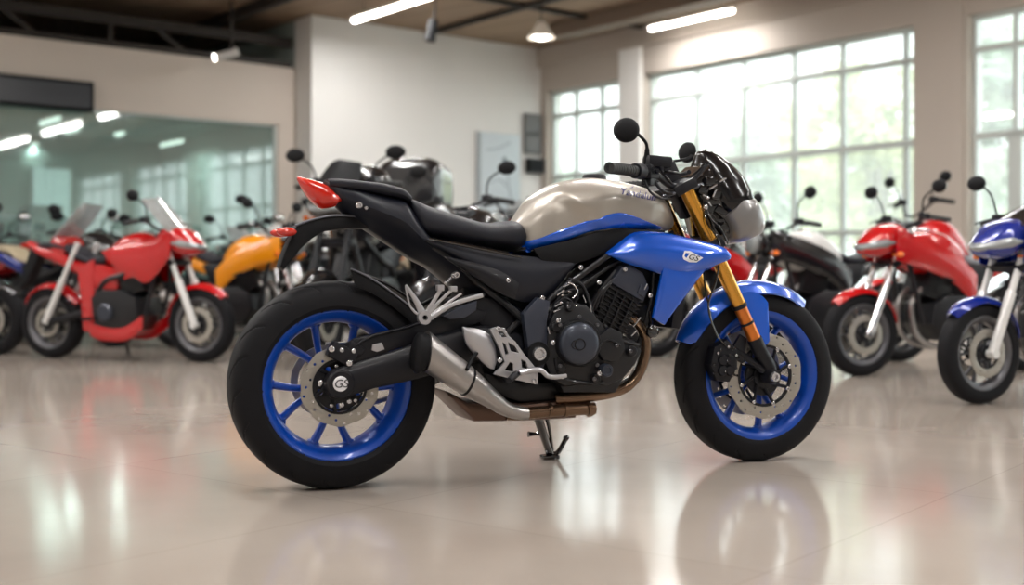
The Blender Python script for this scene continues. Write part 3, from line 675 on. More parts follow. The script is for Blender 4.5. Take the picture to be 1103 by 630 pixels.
# fuel tank
st = [((555, 238), (562, 268), .075), ((562, 228), (570, 271), .105), ((574, 213), (582, 270), .135), ((588, 203), (596, 268), .155), ((603, 196), (612, 263), .165), ((632, 191.5), (641, 255), .17), ((662, 195), (668, 250), .162), ((690, 202), (694, 250), .145), ((707, 211), (709, 250), .115), ((717, 224), (717, 250), .085), ((722, 238), (721, 248), .06)]
mb = MB().body([(P(*a, -.02), P(*b, -w*.9), w) for a, b, w in st], e=2.25, n=64, k=6, el=4.5)
out = []
for (x, y, z) in mb.v:           # knee hollow: pressed in below a crease that runs down towards the front
    cx0, cz0 = P(600, 200, -.15); cx1, cz1 = P(641, 234, -.15); bx, bz = P(563, 250, -.15)
    t = (x-cx0)/(cx1-cx0); line = cz0+(cz1-cz0)*max(0, t) if t > 0 else cz0-(cz0-bz)*.35*(-t)
    d = max(0, min(1, (line-z)/.035)); out.append((x, y*(1-.12*d*(1 if x < cx1 else max(0, 1-(x-cx1)/.1))), z))
mb.v = out; tank = mb.build('fuel_tank', BEIGE, hero, 50); TB = bvh_of(tank)
MB().lathe([(0, .012), (.035, .012), (.04, .004), (.04, -.01)], c=(*P(640, 192, 0)[:1], 0, P(640, 192, 0)[1]), n=28, axis='Z').build('fuel_cap', BLK, tank)
yb = -.155
top = PL([(567, 260), (585, 256), (601, 248.5), (622, 241), (641, 235.5), (655, 230), (669, 228.5), (686, 233), (700, 238), (722, 244)], yb)
bot = PL([(577, 271.5), (595, 267), (614, 261.5), (628, 254), (640, 250), (662, 247), (680, 248), (692, 249), (706, 251), (722, 251)], yb)
mb = MB().panel(top, bot, .16, 0, .004, 48, 8, conform=TB, off=.003); mb.pair('tank_side_stripe', BLUE, tank)
tx = text_mb('Yandalun', .037, .5, .0008); lx, lz = P(681, 209.5, -.12)
def decal(mb, lx, lz, rot, bvh, off=.0012, sx=1):
    c, s = math.cos(rot), math.sin(rot); out = []
    for (u, v, w) in mb.v:
        u *= sx; x = lx+u*c-v*s; z = lz+u*s+v*c; h = bvh.ray_cast(Vector((x, -1, z)), Vector((0, 1, 0)))
        yy = h[0].y if h[0] is not None else -.12
        out.append((x, yy-off-(.0006 if w > 0 else 0), z))
    mb.v = out; return mb
decal(tx, lx+.005, lz, math.radians(-8), TB, sx=1.02, off=.0035).build('tank_script', INK, tank)
mb = MB(); mb.plate([(-.03, .004), (-.012, .008), (.004, .026), (.008, .012), (.03, .004), (.006, .016), (.001, .02), (-.01, .012)], -.0006, .0006, 0)
mb.v = [(x, z, 1 if y < 0 else -1) for x, y, z in mb.v]; decal(mb, lx+.012, lz+.012, math.radians(-9), TB).build('tank_script_peak', INK, tank)

# covers below the tank
mb = MB().panel(PL([(575, 268), (600, 262), (625, 256), (645, 250), (668, 246), (690, 247), (716, 248)], -.14), PL([(585, 283), (604, 284), (622, 283), (641, 277), (660, 270), (690, 264), (716, 262)], -.14), .14, .008, .012, 24, 5)
mb.pair('tank_lower_cover', BLKM, hero)
mb = MB().panel(PL([(456, 256), (490, 263), (530, 270), (570, 276), (600, 279), (622, 282)], -.145), PL([(464, 262), (500, 285), (540, 316), (575, 326), (597, 314), (621, 285)], -.145), .135, .022, .014, 24, 8)
sc_ = mb.pair('side_cover', TAILM, hero)
mb = MB().tube([V3(462, 257, -.15), V3(495, 263, -.155), V3(530, 270, -.158), V3(562, 277, -.155)], [.004, .006, .006, .004], 8); mb.pair('seat_trim', BLKG, sc_)
mb = MB().panel(PL([(480, 276), (510, 282), (540, 292), (560, 305)], -.165), PL([(484, 280), (512, 298), (540, 316), (556, 322)], -.165), .158, .012, .012, 14, 5); mb.pair('side_cover_ridge', BLK, sc_)

# frame
mb = MB()
mb.plate(PL([(561, 338), (577, 320), (591, 324), (587, 348), (590, 383), (582, 398), (574, 394), (567, 381)], -.15), -.17, -.135, .008)
fp = mb.pair('frame_pivot_plate', FRAME, hero)
mb = MB(); x, z = P(580, 381, -.17); mb.lathe([(0, -.178), (.012, -.178), (.014, -.186), (.02, -.186), (.023, -.178), (.023, -.165)], c=(x, 0, z), n=24); mb.build('pivot_bolt', BOLT, fp)
x, z = P(580, 381, -.17); MB().lathe([(.023, -.175), (.036, -.175), (.04, -.165), (.04, -.14)], c=(x, 0, z), n=28).build('pivot_boss', BLKM, fp)
mb = MB()
mb.tube([V3(583, 333, -.15), V3(600, 315, -.15), V3(630, 293, -.15), V3(660, 272, -.14), V3(690, 258, -.11), V3(722, 240, -.05)], .011, 12)
mb.tube([V3(592, 338, -.145), V3(612, 318, -.145), V3(640, 298, -.14), V3(668, 280, -.13), V3(700, 268, -.1), V3(724, 250, -.05)], .008, 12)
mb.tube([V3(470, 262, -.11), V3(510, 300, -.12), V3(545, 328, -.13), V3(572, 352, -.14)], .012, 10)
mb.tube([V3(521, 317, -.13), V3(500, 322, -.135), V3(478, 334, -.14), V3(462, 345, -.15)], [.009, .009, .008, .006], 10)
mb.tube([V3(560, 345, -.12), V3(545, 360, -.12), V3(530, 380, -.12), V3(545, 410, -.12)], .012, 10)
mb.tube([V3(705, 285, -.13), V3(702, 320, -.13), V3(694, 352, -.12), V3(680, 392, -.1)], .009, 10)
mb.mirrored(); fr = mb.build('frame', FRB, hero)
mb = MB()   # dark battery / airbox mass in the middle
mb.plate(PL([(497, 300), (540, 320), (590, 322), (640, 285), (700, 262), (700, 330), (640, 330), (585, 395), (575, 425), (530, 420), (505, 385), (500, 345)], -.06), -.07, .07, .01)
mb.build('airbox', BLKM, hero)
MB().plate(PL([(515, 398), (560, 412), (600, 410), (668, 412), (664, 424), (640, 429), (560, 434), (532, 424)], -.08), -.095, .1, .012).build('sump', ENG, hero)
mb = MB(); mb.plate(PL([(505, 318), (530, 322), (552, 340), (560, 372), (556, 396), (535, 372), (520, 352), (506, 340)], -.11), -.12, -.1, .004); mb.build('footrest_mount', BLK, hero)
mb = MB()   # shock absorber
p0_, p1_ = Vector((.52, 0, .36)), Vector((.42, 0, .66)); mb.tube([p0_, p1_], .016, 12, smooth=False)
for i in range(60):
    pass
co = [p0_.lerp(p1_, .1+.75*i/70)+Vector((.032*math.cos(i*.7), .032*math.sin(i*.7), 0)) for i in range(71)]; mb.tube(co, .006, 6, smooth=False); mb.build('shock_absorber', BLK, hero)

# engine
mb = MB(); mb.plate(PL([(590, 350), (598, 332), (612, 324), (632, 328), (646, 345), (664, 362), (684, 366), (692, 378), (684, 394), (672, 408), (655, 416), (630, 414), (608, 417), (594, 408), (586, 390)], -.17), -.175, .175, .014)
mb.plate(PL([(596, 405), (604, 398), (660, 398), (672, 406), (662, 423), (606, 423)], -.14), -.15, .15, .01)
for q, r_ in (((598, 352), .018), ((603, 396), .016), ((664, 372), .02), ((679, 378), .018), ((640, 408), .016), ((612, 330), .016)):
    x, z = P(*q, -.17); mb.lathe([(r_, -.16), (r_, -.183), (r_*.8, -.188), (0, -.188)], c=(x, 0, z), n=18)
mb.tube([V3(598, 385, -.178), V3(604, 405, -.178), V3(625, 412, -.178), V3(650, 412, -.178)], .006, 8).tube([V3(650, 350, -.17), V3(668, 366, -.175), V3(688, 372, -.17)], .007, 8)
eng = mb.build('engine', ENG, hero)
def cap(pc, r, y0, prof, name, m, n=48):
    x, z = P(*pc, y0); return MB().lathe([(a*r, y0+b) for a, b in prof], c=(x, 0, z), n=n).build(name, m, eng)
cap((624.5, 369.5), .073, -.2, [(1.02, .035), (1.02, .004), (.96, -.004), (.86, -.004), (.84, .0), (.8, .002)], 'clutch_ring', ENG)
cap((623.5, 370), .0665, -.205, [(.99, .02), (.99, -.006), (.94, -.014), (.8, -.02), (.5, -.024), (.2, -.0255), (0, -.0255)], 'clutch_cover', ENGC)
x, z = P(624, 371, -.23)
MB().lathe([(.014, -.2285), (.016, -.2325), (.018, -.2325), (.0195, -.2285)], c=(x+.003, 0, z), n=28, closed=True).build('cover_emblem', ENG, eng)
MB().lathe([(.010, -.2285), (.0115, -.2315), (.013, -.2315), (.014, -.2285)], c=(x-.012, 0, z), n=28, closed=True, a0=PI/2, a1=3*PI/2).build('cover_emblem', ENG, eng)
cap((653.5, 399), .021, -.2, [(1, .02), (1, -.002), (.85, -.008), (.55, -.008), (.5, -.004), (0, -.004)], 'oil_filler_cap', ENGC)
mb = MB(); mb.plate(PL([(643, 362), (655, 352), (668, 358), (672, 375), (664, 390), (648, 388), (642, 378)], -.18), -.195, -.17, .006); mb.tube([V3(646, 372, -.195), V3(656, 366, -.198), V3(668, 372, -.195)], .004, 6)
mb.build('timing_cover', ENG, eng)
mb = MB()
for q in ((603, 350), (624, 341), (643, 350), (603, 394), (643, 393), (664, 372), (679, 378), (640, 408), (612, 330)): bolt(mb, V3(*q, -.196), .0062, .007)
mb.build('engine_bolts', mat('dark_bolt', sr(120, 120, 124), .3, .9), eng)
mb = MB()
for q in ((605, 405.5), (595, 369), (601, 345), (645, 304), (673, 290), (625, 288), (547, 302), (645, 402), (700, 318), (584, 321)): bolt(mb, V3(*q, -.2 if q[1] > 330 else -.16), .008, .008)
mb.build('bright_bolts', BOLT, eng)
# cylinder block with fins, leaning forwards
b0, b1 = Vector((*P(650, 366, -.15), 0)), Vector((*P(682, 301, -.15), 0)); ax = (b1-b0); L_ = ax.length; ax.normalize(); pr = Vector((ax.y, -ax.x, 0))
def q2(t, s): v = b0+ax*t+pr*s; return (v.x, v.y)
mb = MB(); mb.plate([q2(-.02, -.05), q2(L_*.75, -.06), q2(L_*.98, -.055), q2(L_*.98, .052), q2(L_*.75, .06), q2(-.02, .06)], -.14, .14, .006)
cyl = mb.build('cylinder_block', ENG, eng); mb = MB()
for i in range(11):
    t = .012+i*L_*.066; mb.plate([q2(t, -.066), q2(t+.0035, -.066), q2(t+.0035, .066), q2(t, .066)], -.153, .153, .0008)
for s in (-.03, 0, .032): mb.plate([q2(.01, s), q2(L_*.74, s-.004), q2(L_*.74, s), q2(.01, s+.004)], -.155, .155, .0008)
mb.build('cooling_fins', FRB, eng)
mb = MB(); mb.plate([q2(L_*.78, -.068), q2(L_*1.08, -.058), q2(L_*1.16, -.03), q2(L_*1.16, .02), q2(L_*1.02, .062), q2(L_*.78, .066)], -.158, .158, .009)
mb.build('cylinder_head_cover', FRAME, eng)
mb = MB(); mb.plate([q2(L_*.84, .03), q2(L_*.98, .026), q2(L_*.96, .056), q2(L_*.85, .058)], -.163, -.155, .002); mb.build('head_badge', FRAME, eng)
mb = MB(); mb.tube([q2(-.02, -.075)[:1]+(-.12,)+q2(-.02, -.075)[1:], (q2(L_*.5, -.08)[0], -.125, q2(L_*.5, -.08)[1]), (q2(L_, -.06)[0], -.13, q2(L_, -.06)[1])], .009, 8)
for k in range(3): mb.tube([V3(646-k*5, 330+k*4, -.14), V3(652-k*4, 312+k*3, -.15), V3(664-k*3, 298+k*2, -.15)], .005, 8)
mb.build('coolant_pipes', FRB, eng)
# throttle bodies, hoses
mb = MB()
for i, yy in enumerate((-.1, -.03, .04, .11)): mb.tube([V3(640, 300, yy), V3(622, 312, yy), V3(612, 322, yy)], [.022, .026, .024], 14)
mb.box((P(604, 322, -.15)[0], -.15, P(604, 322, -.15)[1]), (.035, .03, .03), bev=.005); mb.box((P(616, 308, -.15)[0], -.14, P(616, 308, -.15)[1]), (.03, .03, .04), bev=.005)
mb.tube([V3(596, 330, -.16), V3(606, 316, -.165), V3(618, 312, -.165), V3(622, 320, -.165), V3(616, 330, -.16)], .0045, 8)
mb.tube([V3(590, 345, -.16), V3(598, 328, -.165), V3(612, 322, -.165), V3(628, 342, -.17)], .004, 8)
mb.tube([V3(612, 300, -.155), V3(626, 306, -.16), V3(634, 322, -.16), V3(640, 345, -.16)], .006, 8)
mb.build('throttle_bodies', BLK, eng)
mb = MB(); mb.tube([V3(612, 304, -.165), V3(618, 307, -.17), V3(622, 314, -.17), V3(617, 321, -.17)], .003, 8); mb.tube([V3(600, 318, -.165), V3(608, 312, -.17)], .003, 8)
for q in ((606, 318), (613, 314), (604, 326), (620, 330)): mb.ball(V3(*q, -.17), (.006, .005, .004), 8)
for q in ((598, 330, 606, 326), (596, 336, 603, 333), (607, 309, 613, 306), (628, 318, 631, 326), (636, 328, 637, 336), (590, 352, 592, 360), (682, 352, 690, 342), (680, 362, 686, 356), (694, 312, 697, 306)): mb.tube([V3(q[0], q[1], -.172), V3(q[2], q[3], -.172)], .0024, 6, smooth=False)
mb.build('throttle_linkage', BOLT, eng)
# radiator
x0, z0 = P(708, 276, -.0); x1, z1 = P(697, 352, 0)
rot = Matrix.Rotation(-math.atan2(x0-x1, z0-z1)*-1, 4, 'Y'); c = ((x0+x1)/2+.02, 0, (z0+z1)/2)
mb = MB().box(c, (.035, .33, math.hypot(x0-x1, z0-z1)), rot, bev=.006); rd = mb.build('radiator', BLK, hero); mb = MB()
for i in range(22):
    t = -.5+(i+.5)/22; v = rot @ Vector((.019, 0, t*math.hypot(x0-x1, z0-z1)*.92)); mb.box((c[0]+v.x, 0, c[2]+v.z), (.004, .3, .002), rot)
mb.build('radiator_fins', FRB, rd)
mb = MB(); x, z = P(703, 357, -.17); mb.lathe([(0, -.18), (.012, -.182), (.02, -.176), (.022, -.165), (.016, -.155)], c=(x, 0, z), n=24); mb.tube([(x, -.165, z), V3(700, 335, -.15)], .006, 8, smooth=False); mb.build('horn', BLKG, hero)

# exhaust
yh = -.1
mb = MB(); r_ = .017
for yy in (-.12, -.035):
    o_ = yy
    mb.tube([V3(676, 340, o_), V3(690, 352, o_), V3(696, 372, o_), V3(690, 398, o_), V3(676, 416, o_), V3(655, 424, o_), V3(628, 428, o_), V3(598, 430, o_+.01)], r_, 16)
ex = mb.build('exhaust_header', BRONZE, hero)
mb = MB()
for yy in (.035, .12): mb.tube([V3(676, 340, yy), V3(690, 352, yy), V3(694, 372, yy), V3(688, 398, yy), V3(676, 412, yy), V3(655, 420, yy), V3(628, 426, yy*.6)], r_, 14)
mb.build('exhaust_header', STEEL, hero)
ye = -.12
mb = MB(); mb.tube([V3(640, 440, ye), V3(615, 441, ye), V3(590, 443, ye), V3(560, 446, ye), V3(545, 446, ye)], [.02, .02, .019, .02, .02], 16); mb.tube([V3(632, 441, ye), V3(636, 440, ye)], .026, 16, smooth=False)
for q in (590, 607): mb.tube([V3(q, 441.5, ye), V3(q+3, 441.5, ye)], .0235, 16, smooth=False)
mb.build('exhaust_link_pipe', BRONZE, ex)
mb = MB(); mb.plate(PL([(474, 420), (480, 421), (500, 432), (560, 434), (602, 430), (616, 434), (616, 449), (560, 452), (508, 453)], -.08), -.12, .08, .012); mb.build('collector_box', BRONZD, ex)
ym = -.19
st = [((461, 356), (457, 400), .058), ((475, 367.5), (468, 407), .06), ((490, 380), (484, 417), .06), ((506, 393), (502, 428), .056), ((521, 407), (521, 437), .048), ((535, 421), (540, 447), .036), ((550, 434), (556, 451.5), .026), ((568, 439), (568, 452), .021)]
mf = MB().body([(P(*a, ym), P(*b, ym), w) for a, b, w in st], e=2.1, n=40, k=5, yc=ym).build('muffler', STEEL, hero, 50)
st = [((446, 366), (444, 398), .03), ((451, 358), (449, 403), .046), ((462, 360), (458, 397), .05)]
MB().body([(P(*a, ym), P(*b, ym), w) for a, b, w in st], e=2.1, n=36, k=4, yc=ym).build('muffler_end_cap', BLKM, mf, 50)
st = [((508, 394.6), (496, 424.8), .0585), ((510, 396.6), (498, 426.3), .058)]
MB().body([(P(*a, ym), P(*b, ym), w) for a, b, w in st], e=2.1, n=36, k=1, yc=ym).build('muffler_band', BLKM, mf, 50)
mb = MB(); mb.tube([V3(503, 398, -.25), V3(510, 384, -.2), V3(520, 376, -.17)], .006, 8); mb.build('muffler_hanger', BLKM, mf)
# heel guards and rearsets
mb = MB().panel(PL([(499, 352), (514, 354), (527, 360), (534, 374), (536, 388)], -.19), PL([(499, 353), (503, 370), (513, 383), (527, 396), (533, 398)], -.19), .185, .012, .01, 16, 8); mb.build('heel_guard', ALU, hero)
mb = MB(); tri = lambda *p: PL(list(p), -.2)[::-1]
mb.plate(PL([(527, 354), (534, 352), (543, 353), (548, 362), (555, 368), (564, 381), (571, 389), (579, 399), (579, 414), (572, 413), (550, 408), (531, 403), (538, 396), (543, 390), (538, 376), (533, 366)], -.2), -.205, -.192, .003,
         [tri((536, 357), (541, 357), (545, 363), (540, 363)), tri((547, 369), (554, 373), (558, 380), (550, 378)), tri((543, 399), (549, 390), (552, 392), (552, 400)), tri((561, 387), (566, 390), (568, 397), (562, 396)), tri((541, 369), (544, 371), (547, 381), (544, 382))])
rs = mb.build('footrest_plate', ALU, hero, label='white cast footrest plate')
mb = MB().tube([V3(560, 402, -.215), V3(572, 399, -.22), V3(583, 399, -.22), V3(590, 405, -.22), V3(600, 406, -.22), V3(610, 404.5, -.22)], [.009, .009, .008, .0075, .0075, .006], 10); mb.build('brake_pedal', ALU, rs)
mb = MB().tube([V3(556, 403, -.205), V3(548, 410, -.30)], [.011, .009], 12, smooth=False); mb.build('footpeg', BLK, rs)
mb = MB()
for q in ((538, 388), (575, 410), (536, 354)): bolt(mb, V3(*q, -.205), .007)
mb.build('plate_bolts', BOLT, rs)
# passenger footrest hanger: Y shaped aluminium bracket
mb = MB(); yy = -.19
def strut(pts, r, m=10): mb.tube([V3(a, b, yy) for a, b in pts], r, m, ry=.55)
mb.lathe([(.008, -.2), (.02, -.2), (.022, -.195), (.022, -.185), (.008, -.185)], c=(P(457, 342, yy)[0], 0, P(457, 342, yy)[1]), n=24, closed=True)
strut([(455, 337), (447, 322), (437, 307)], [.012, .008, .004]); strut([(452, 340), (442, 330), (437, 309)], [.004, .003, .003]); strut([(460, 337), (468, 323), (477, 308)], [.009, .006, .006]); strut([(462, 338), (474, 324), (488, 311)], [.007, .005, .005])
strut([(463, 340), (480, 328), (497, 316)], [.006, .004, .004]); strut([(464, 342), (485, 329), (505, 322), (520, 318)], [.009, .007, .007, .007])
mb.box((*[P(474, 310, yy)[0]], yy, P(474, 310, yy)[1]), (.022, .02, .018), bev=.003); mb.box((P(488, 311, yy)[0], yy, P(488, 311, yy)[1]), (.022, .02, .016), bev=.003)
mb.build('passenger_footrest_bracket', ALU, hero)
mb = MB().plate(PL([(476, 340), (492, 331), (513, 324), (512, 334), (500, 342), (484, 344)], -.16), -.17, -.15, .004); mb.build('bracket_shield', FRAME, hero)
mb = MB(); bolt(mb, V3(490, 296, -.14), .012, .02); mb.tube([V3(485, 300, -.14), V3(480, 305, -.16)], .006, 8, smooth=False); mb.build('bungee_hook', BOLT, hero)

# side stand on the far side
gx = .84; mb = MB()
top_ = Vector(V3(576, 440, .13)); foot = Vector((P(592, 493, .27)[0], .27, .02)); mb.tube([top_, foot], [.017, .014], 12, smooth=False)
top2 = top_+Vector((.035, 0, 0)); mb.tube([top2, top2.lerp(foot, .5)+Vector((.01, 0, 0)), foot+Vector((.01, 0, .01))], [.008, .006, .006], 8)
mb.tube([foot+Vector((0, 0, -.004)), foot+Vector((.035, .01, .0)), foot+Vector((.07, .02, .045))], [.013, .009, .008], 10); mb.ball(foot+Vector((.072, .021, .048)), (.012, .012, .012), 10)
mid = top_.lerp(foot, .55); mb.tube([mid, mid+Vector((-.03, 0, 0)), mid+Vector((-.055, 0, .0))], [.007, .006, .011], 8)
mb.box((foot.x, foot.y, .008), (.06, .045, .014), bev=.004); mb.build('side_stand', BLKG, hero)

# blue radiator shrouds
ysr = -.19
mb = MB().panel(PL([(659, 272), (674, 260), (690, 249.5), (718, 250), (745, 256), (768, 262), (781, 267), (787, 276)], ysr), PL([(660, 275), (680, 284), (702, 291), (718, 296), (735, 297), (756, 293), (772, 286), (786, 279)], ysr), .17, .035, .012, 32, 10, wfun=lambda u, v: .165+.03*u-.02*(1-v)*(1-u))
mb.panel(PL([(714, 288), (735, 290), (762, 286)], ysr), PL([(706, 342), (711, 346), (718, 350)], ysr), .19, .012, .012, 12, 12, wfun=lambda u, v: .196-.02*v)
shf = MB(); shf.v, shf.f, shf.m = mb.v[:], mb.f[:], mb.m[:]
sh = mb.build('radiator_shroud', BLUE, hero, 50); SB = bvh_of(sh)
shf.v = [(x, -y_, z) for x, y_, z in shf.v]; shf.f = [f[::-1] for f in shf.f]; shf.build('radiator_shroud', BLUE, hero, 50)
lx, lz = P(746.5, 277, -.22); ov = MB().plate([( .03*math.cos(t)*(1 if t else 1), .0135*math.sin(t)) for t in [2*PI*i/24 for i in range(24)]], -.0004, .0004, 0)
mb = MB(); pt = []
mb.plate([(-.034, -.006), (-.03, .014), (-.012, .018), (.038, .008), (.02, -.012), (-.006, -.018), (-.028, -.014)], -.0006, .0006, 0, [[(-.028, -.003), (-.026, .008), (-.012, .01), (-.02, -.008)][::-1]])
mb.v = [(x, z, 1 if y < 0 else -1) for x, y, z in mb.v]; decal(mb, lx, lz, math.radians(-14), SB).build('shroud_emblem', WHITE, sh)
tx = text_mb('GS', .026, .3, .0005); decal(tx, lx+.002, lz-.001, math.radians(-14), SB, off=.003, sx=1.2).build('shroud_lettering', DARKP, sh)
mb = MB(); yl = [(692, 251), (698, 256), (697, 264), (680, 270), (664, 275)]
# fork, yokes
fax, faz = FWX, FWZ
def fork_leg(s):
    yy = .1*s; T = V3(740, 206, -.1); B = V3(813.5, 367, -.1); T = (T[0], yy, T[2]); B = (B[0], yy, B[2]); d = Vector(B)-Vector(T)
    at = lambda t: Vector(T)+d*t
    leg = MB().tube([at(-.06), at(.76)], .0245, 20, smooth=False).build('fork_leg', GOLD, hero)
    MB().tube([at(.765), at(.995)], .0225, 20, smooth=False).build('lower_tube', AMB, leg)
    m_ = MB(); m_.tube([at(.75), at(.775)], .0268, 20, smooth=False); m_.tube([at(.87), at(.885)], .0245, 20, smooth=False)
    m_.tube([at(.985), at(1.06), Vector((fax, yy*.98, faz+.03)), Vector((fax, yy*.95, faz))], [.026, .026, .023, .022], 16)
    m_.lathe([(.0, -.03), (.022, -.03), (.026, -.02), (.026, .02), (0, .02)], c=(fax, yy, faz), n=20)
    m_.build('axle_clamp', BLK, leg)
    b_m = MB(); x_, z_ = fax, faz; b_m.lathe([(0, s*.004), (.006, s*.004), (.008, s*.012), (.015, s*.012), (.018, s*.004), (.018, -.004)], c=(x_, yy+s*.027, z_), n=20); b_m.build('axle_bolt', BOLT, leg)
    return at
at = fork_leg(-1); fork_leg(1)
mb = MB(); Ta = at(-.02); Tb = at(.16); dv = (at(1)-at(0)).normalized()
ang = math.atan2(dv.x, -dv.z)
rotf = Matrix.Rotation(-ang, 4, 'Y')
mb.box((Ta.x-.015, 0, Ta.z+.002), (.09, .27, .035), rotf, bev=.008); mb.box((Tb.x-.025, 0, Tb.z+.09), (.05, .06, .2), rotf, bev=.01)
yk = mb.build('triple_clamp', BLK, hero); mb = MB()
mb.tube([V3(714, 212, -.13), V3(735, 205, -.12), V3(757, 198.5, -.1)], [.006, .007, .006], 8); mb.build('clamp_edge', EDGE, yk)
mb = MB(); mb.box((at(.42).x-.02, 0, at(.42).z+.03), (.08, .26, .04), rotf, bev=.008); mb.build('lower_clamp', BLK, yk)
# front calipers: radial blocks behind the legs, both discs
for s in (-1, 1):
    mb = MB(); rnd = random.Random(5)
    cx_, cz_ = P(783, 392, -.085); yc = s*.085
    mb.plate([(cx_-.06+.0, cz_+.06), (cx_-.01, cz_+.085), (cx_+.03, cz_+.05), (cx_+.03, cz_-.01), (cx_+.0, cz_-.06), (cx_-.05, cz_-.055), (cx_-.075, cz_)], min(yc-.03*s, yc+.022*s), max(yc-.03*s, yc+.022*s), .008)
    for k in range(4): mb.lathe([(0, s*.03), (.016, s*.03), (.019, s*.022), (.019, 0)], c=(cx_-.03+.028*(k % 2), yc, cz_-.03+.035*(k//2)+.01), n=18)
    mb.tube([(cx_+.02, yc, cz_+.05), (cx_+.06, yc, cz_+.03), (fax-.02, yc*1.1, faz+.02)], [.014, .012, .014], 10)
    mb.plate([(cx_+.0, cz_+.03), (cx_+.05, cz_+.1), (cx_+.075, cz_+.085), (cx_+.06, cz_+.0)], yc-.008, yc+.008, .003)
    ca = mb.build('front_brake_caliper', BLK, hero); mb = MB()
    for k in range(12): bolt(mb, (cx_-.07+.1*rnd.random(), yc+s*.03, cz_-.05+.11*rnd.random()), .0045, .005, s)
    mb.build('caliper_bolts', BLKG, ca); mb = MB()
    for q in ((-.01, .06), (.02, .03), (-.05, .04)): bolt(mb, (cx_+q[0], yc+s*.026, cz_+q[1]), .005, .005, s)
    mb.build('caliper_pins', BOLT, ca)
mb = MB(); mb.tube([V3(757, 215, -.1), V3(762, 240, -.14), V3(775, 262, -.15), V3(772, 300, -.13), V3(763, 330, -.12), V3(772, 360, -.11), V3(782, 372, -.11)], .0035, 8)
mb.tube([V3(757, 285, -.08), V3(760, 310, -.09), V3(766, 345, -.1)], .0035, 8); mb.build('brake_hose', BLKG, hero)
mb = MB(); mb.tube([V3(760, 222, -.11), V3(766, 236, -.14), V3(776, 246, -.15), V3(781, 256, -.15), V3(784, 262, -.14)], .0035, 8); mb.build('clutch_cable', FRB, hero)
# front mudguard
mb = MB().arc((FWX, FWZ), .33, 158, 52, .08, .045, .005, n=36, taper=.45)
mb.panel(PL([(800, 316), (810, 314), (822, 318), (829, 326)], -.09), PL([(818, 368), (821, 371), (824, 371), (827, 367)], -.09), .09, .002, .008, 8, 10, wfun=lambda u, v: .08+.022*v)
mb.panel(PL([(800, 316), (810, 314), (822, 318), (829, 326)], -.09), PL([(818, 368), (821, 371), (824, 371), (827, 367)], -.09), .09, .002, .008, 8, 10, wfun=lambda u, v: .08+.022*v, side=1)
mb.build('front_mudguard', BLUE, hero, 50)

# headlamp cowl and flyscreen
yc = -.02
st = [((762, 160), (760, 163), .02), ((771, 164.5), (757, 180), .06), ((784, 175), (758, 198), .09), ((796, 188.5), (762, 214), .108), ((803, 203), (768, 226), .12), ((806, 214), (776, 236), .122)]
mb = MB().body([(P(*a, yc), P(*b, yc*3), w) for a, b, w in st], e=2.3, n=36, k=5); mb.build('flyscreen', SCRN, hero, 50)
st = [((793, 207), (772, 238), .123), ((805, 213), (777, 246), .132), ((812, 224), (780, 254), .13), ((815, 236), (784, 261), .12), ((814, 248), (790, 263), .1), ((807, 254), (797, 262), .07)]
mb = MB().body([(P(*a, yc), P(*b, yc*3), w) for a, b, w in st], e=2.6, n=36, k=5); hl = mb.build('headlamp_cowl', mat('silver_grey_paint', sr(128, 127, 127), .35, .4, .7), hero, 50)
x, z = P(812, 238, 0); MB().ball((x-.025, 0, z-.01), (.035, .095, .05), 24, Matrix.Rotation(-.35, 4, 'Y')).build('headlamp_lens', LENSW, hl)
mb = MB(); rnd = random.Random(3)
mb.plate(PL([(745, 196), (762, 178), (775, 205), (785, 240), (783, 262), (768, 258), (760, 232), (752, 215)], -.07), -.09, .09, .01)
mb.box((P(748, 196, 0)[0], 0, P(748, 196, 0)[1]), (.07, .14, .05), Matrix.Rotation(-.5, 4, 'Y'), bev=.01)
for q in ((756, 205, -.1), (765, 196, -.1), (770, 210, -.1), (762, 226, -.1), (775, 228, -.1), (778, 246, -.1)): mb.box(V3(*q), (.03+.02*rnd.random(), .03, .02+.02*rnd.random()), Matrix.Rotation(rnd.random(), 4, 'Y'), bev=.004)
ck = mb.build('headlamp_bracket', BLKG, hero); mb = MB()
for q in ((764, 204, 772, 199), (757, 210, 764, 213), (768, 212, 771, 205), (775, 196, 782, 192), (763, 217, 766, 222), (781, 255, 784, 262)): mb.tube([V3(q[0], q[1], -.125), V3(q[2], q[3], -.125)], .0035, 6, smooth=False)
mb.ball(V3(760, 223, -.125), (.009, .008, .01), 10); mb.ball(V3(762, 213, -.125), (.006, .006, .006), 8); mb.build('bracket_fasteners', BOLT, ck)
x, z = P(738, 190, 0)
mb = MB().box((x+.02, 0, z+.005), (.02, .16, .09), Matrix.Rotation(.9, 4, 'Y'), bev=.008); dsh = mb.build('instrument_panel', BLK, hero)
MB().box((x+.012, 0, z+.016), (.003, .13, .065), Matrix.Rotation(.9, 4, 'Y')).build('display', BLKG, dsh)

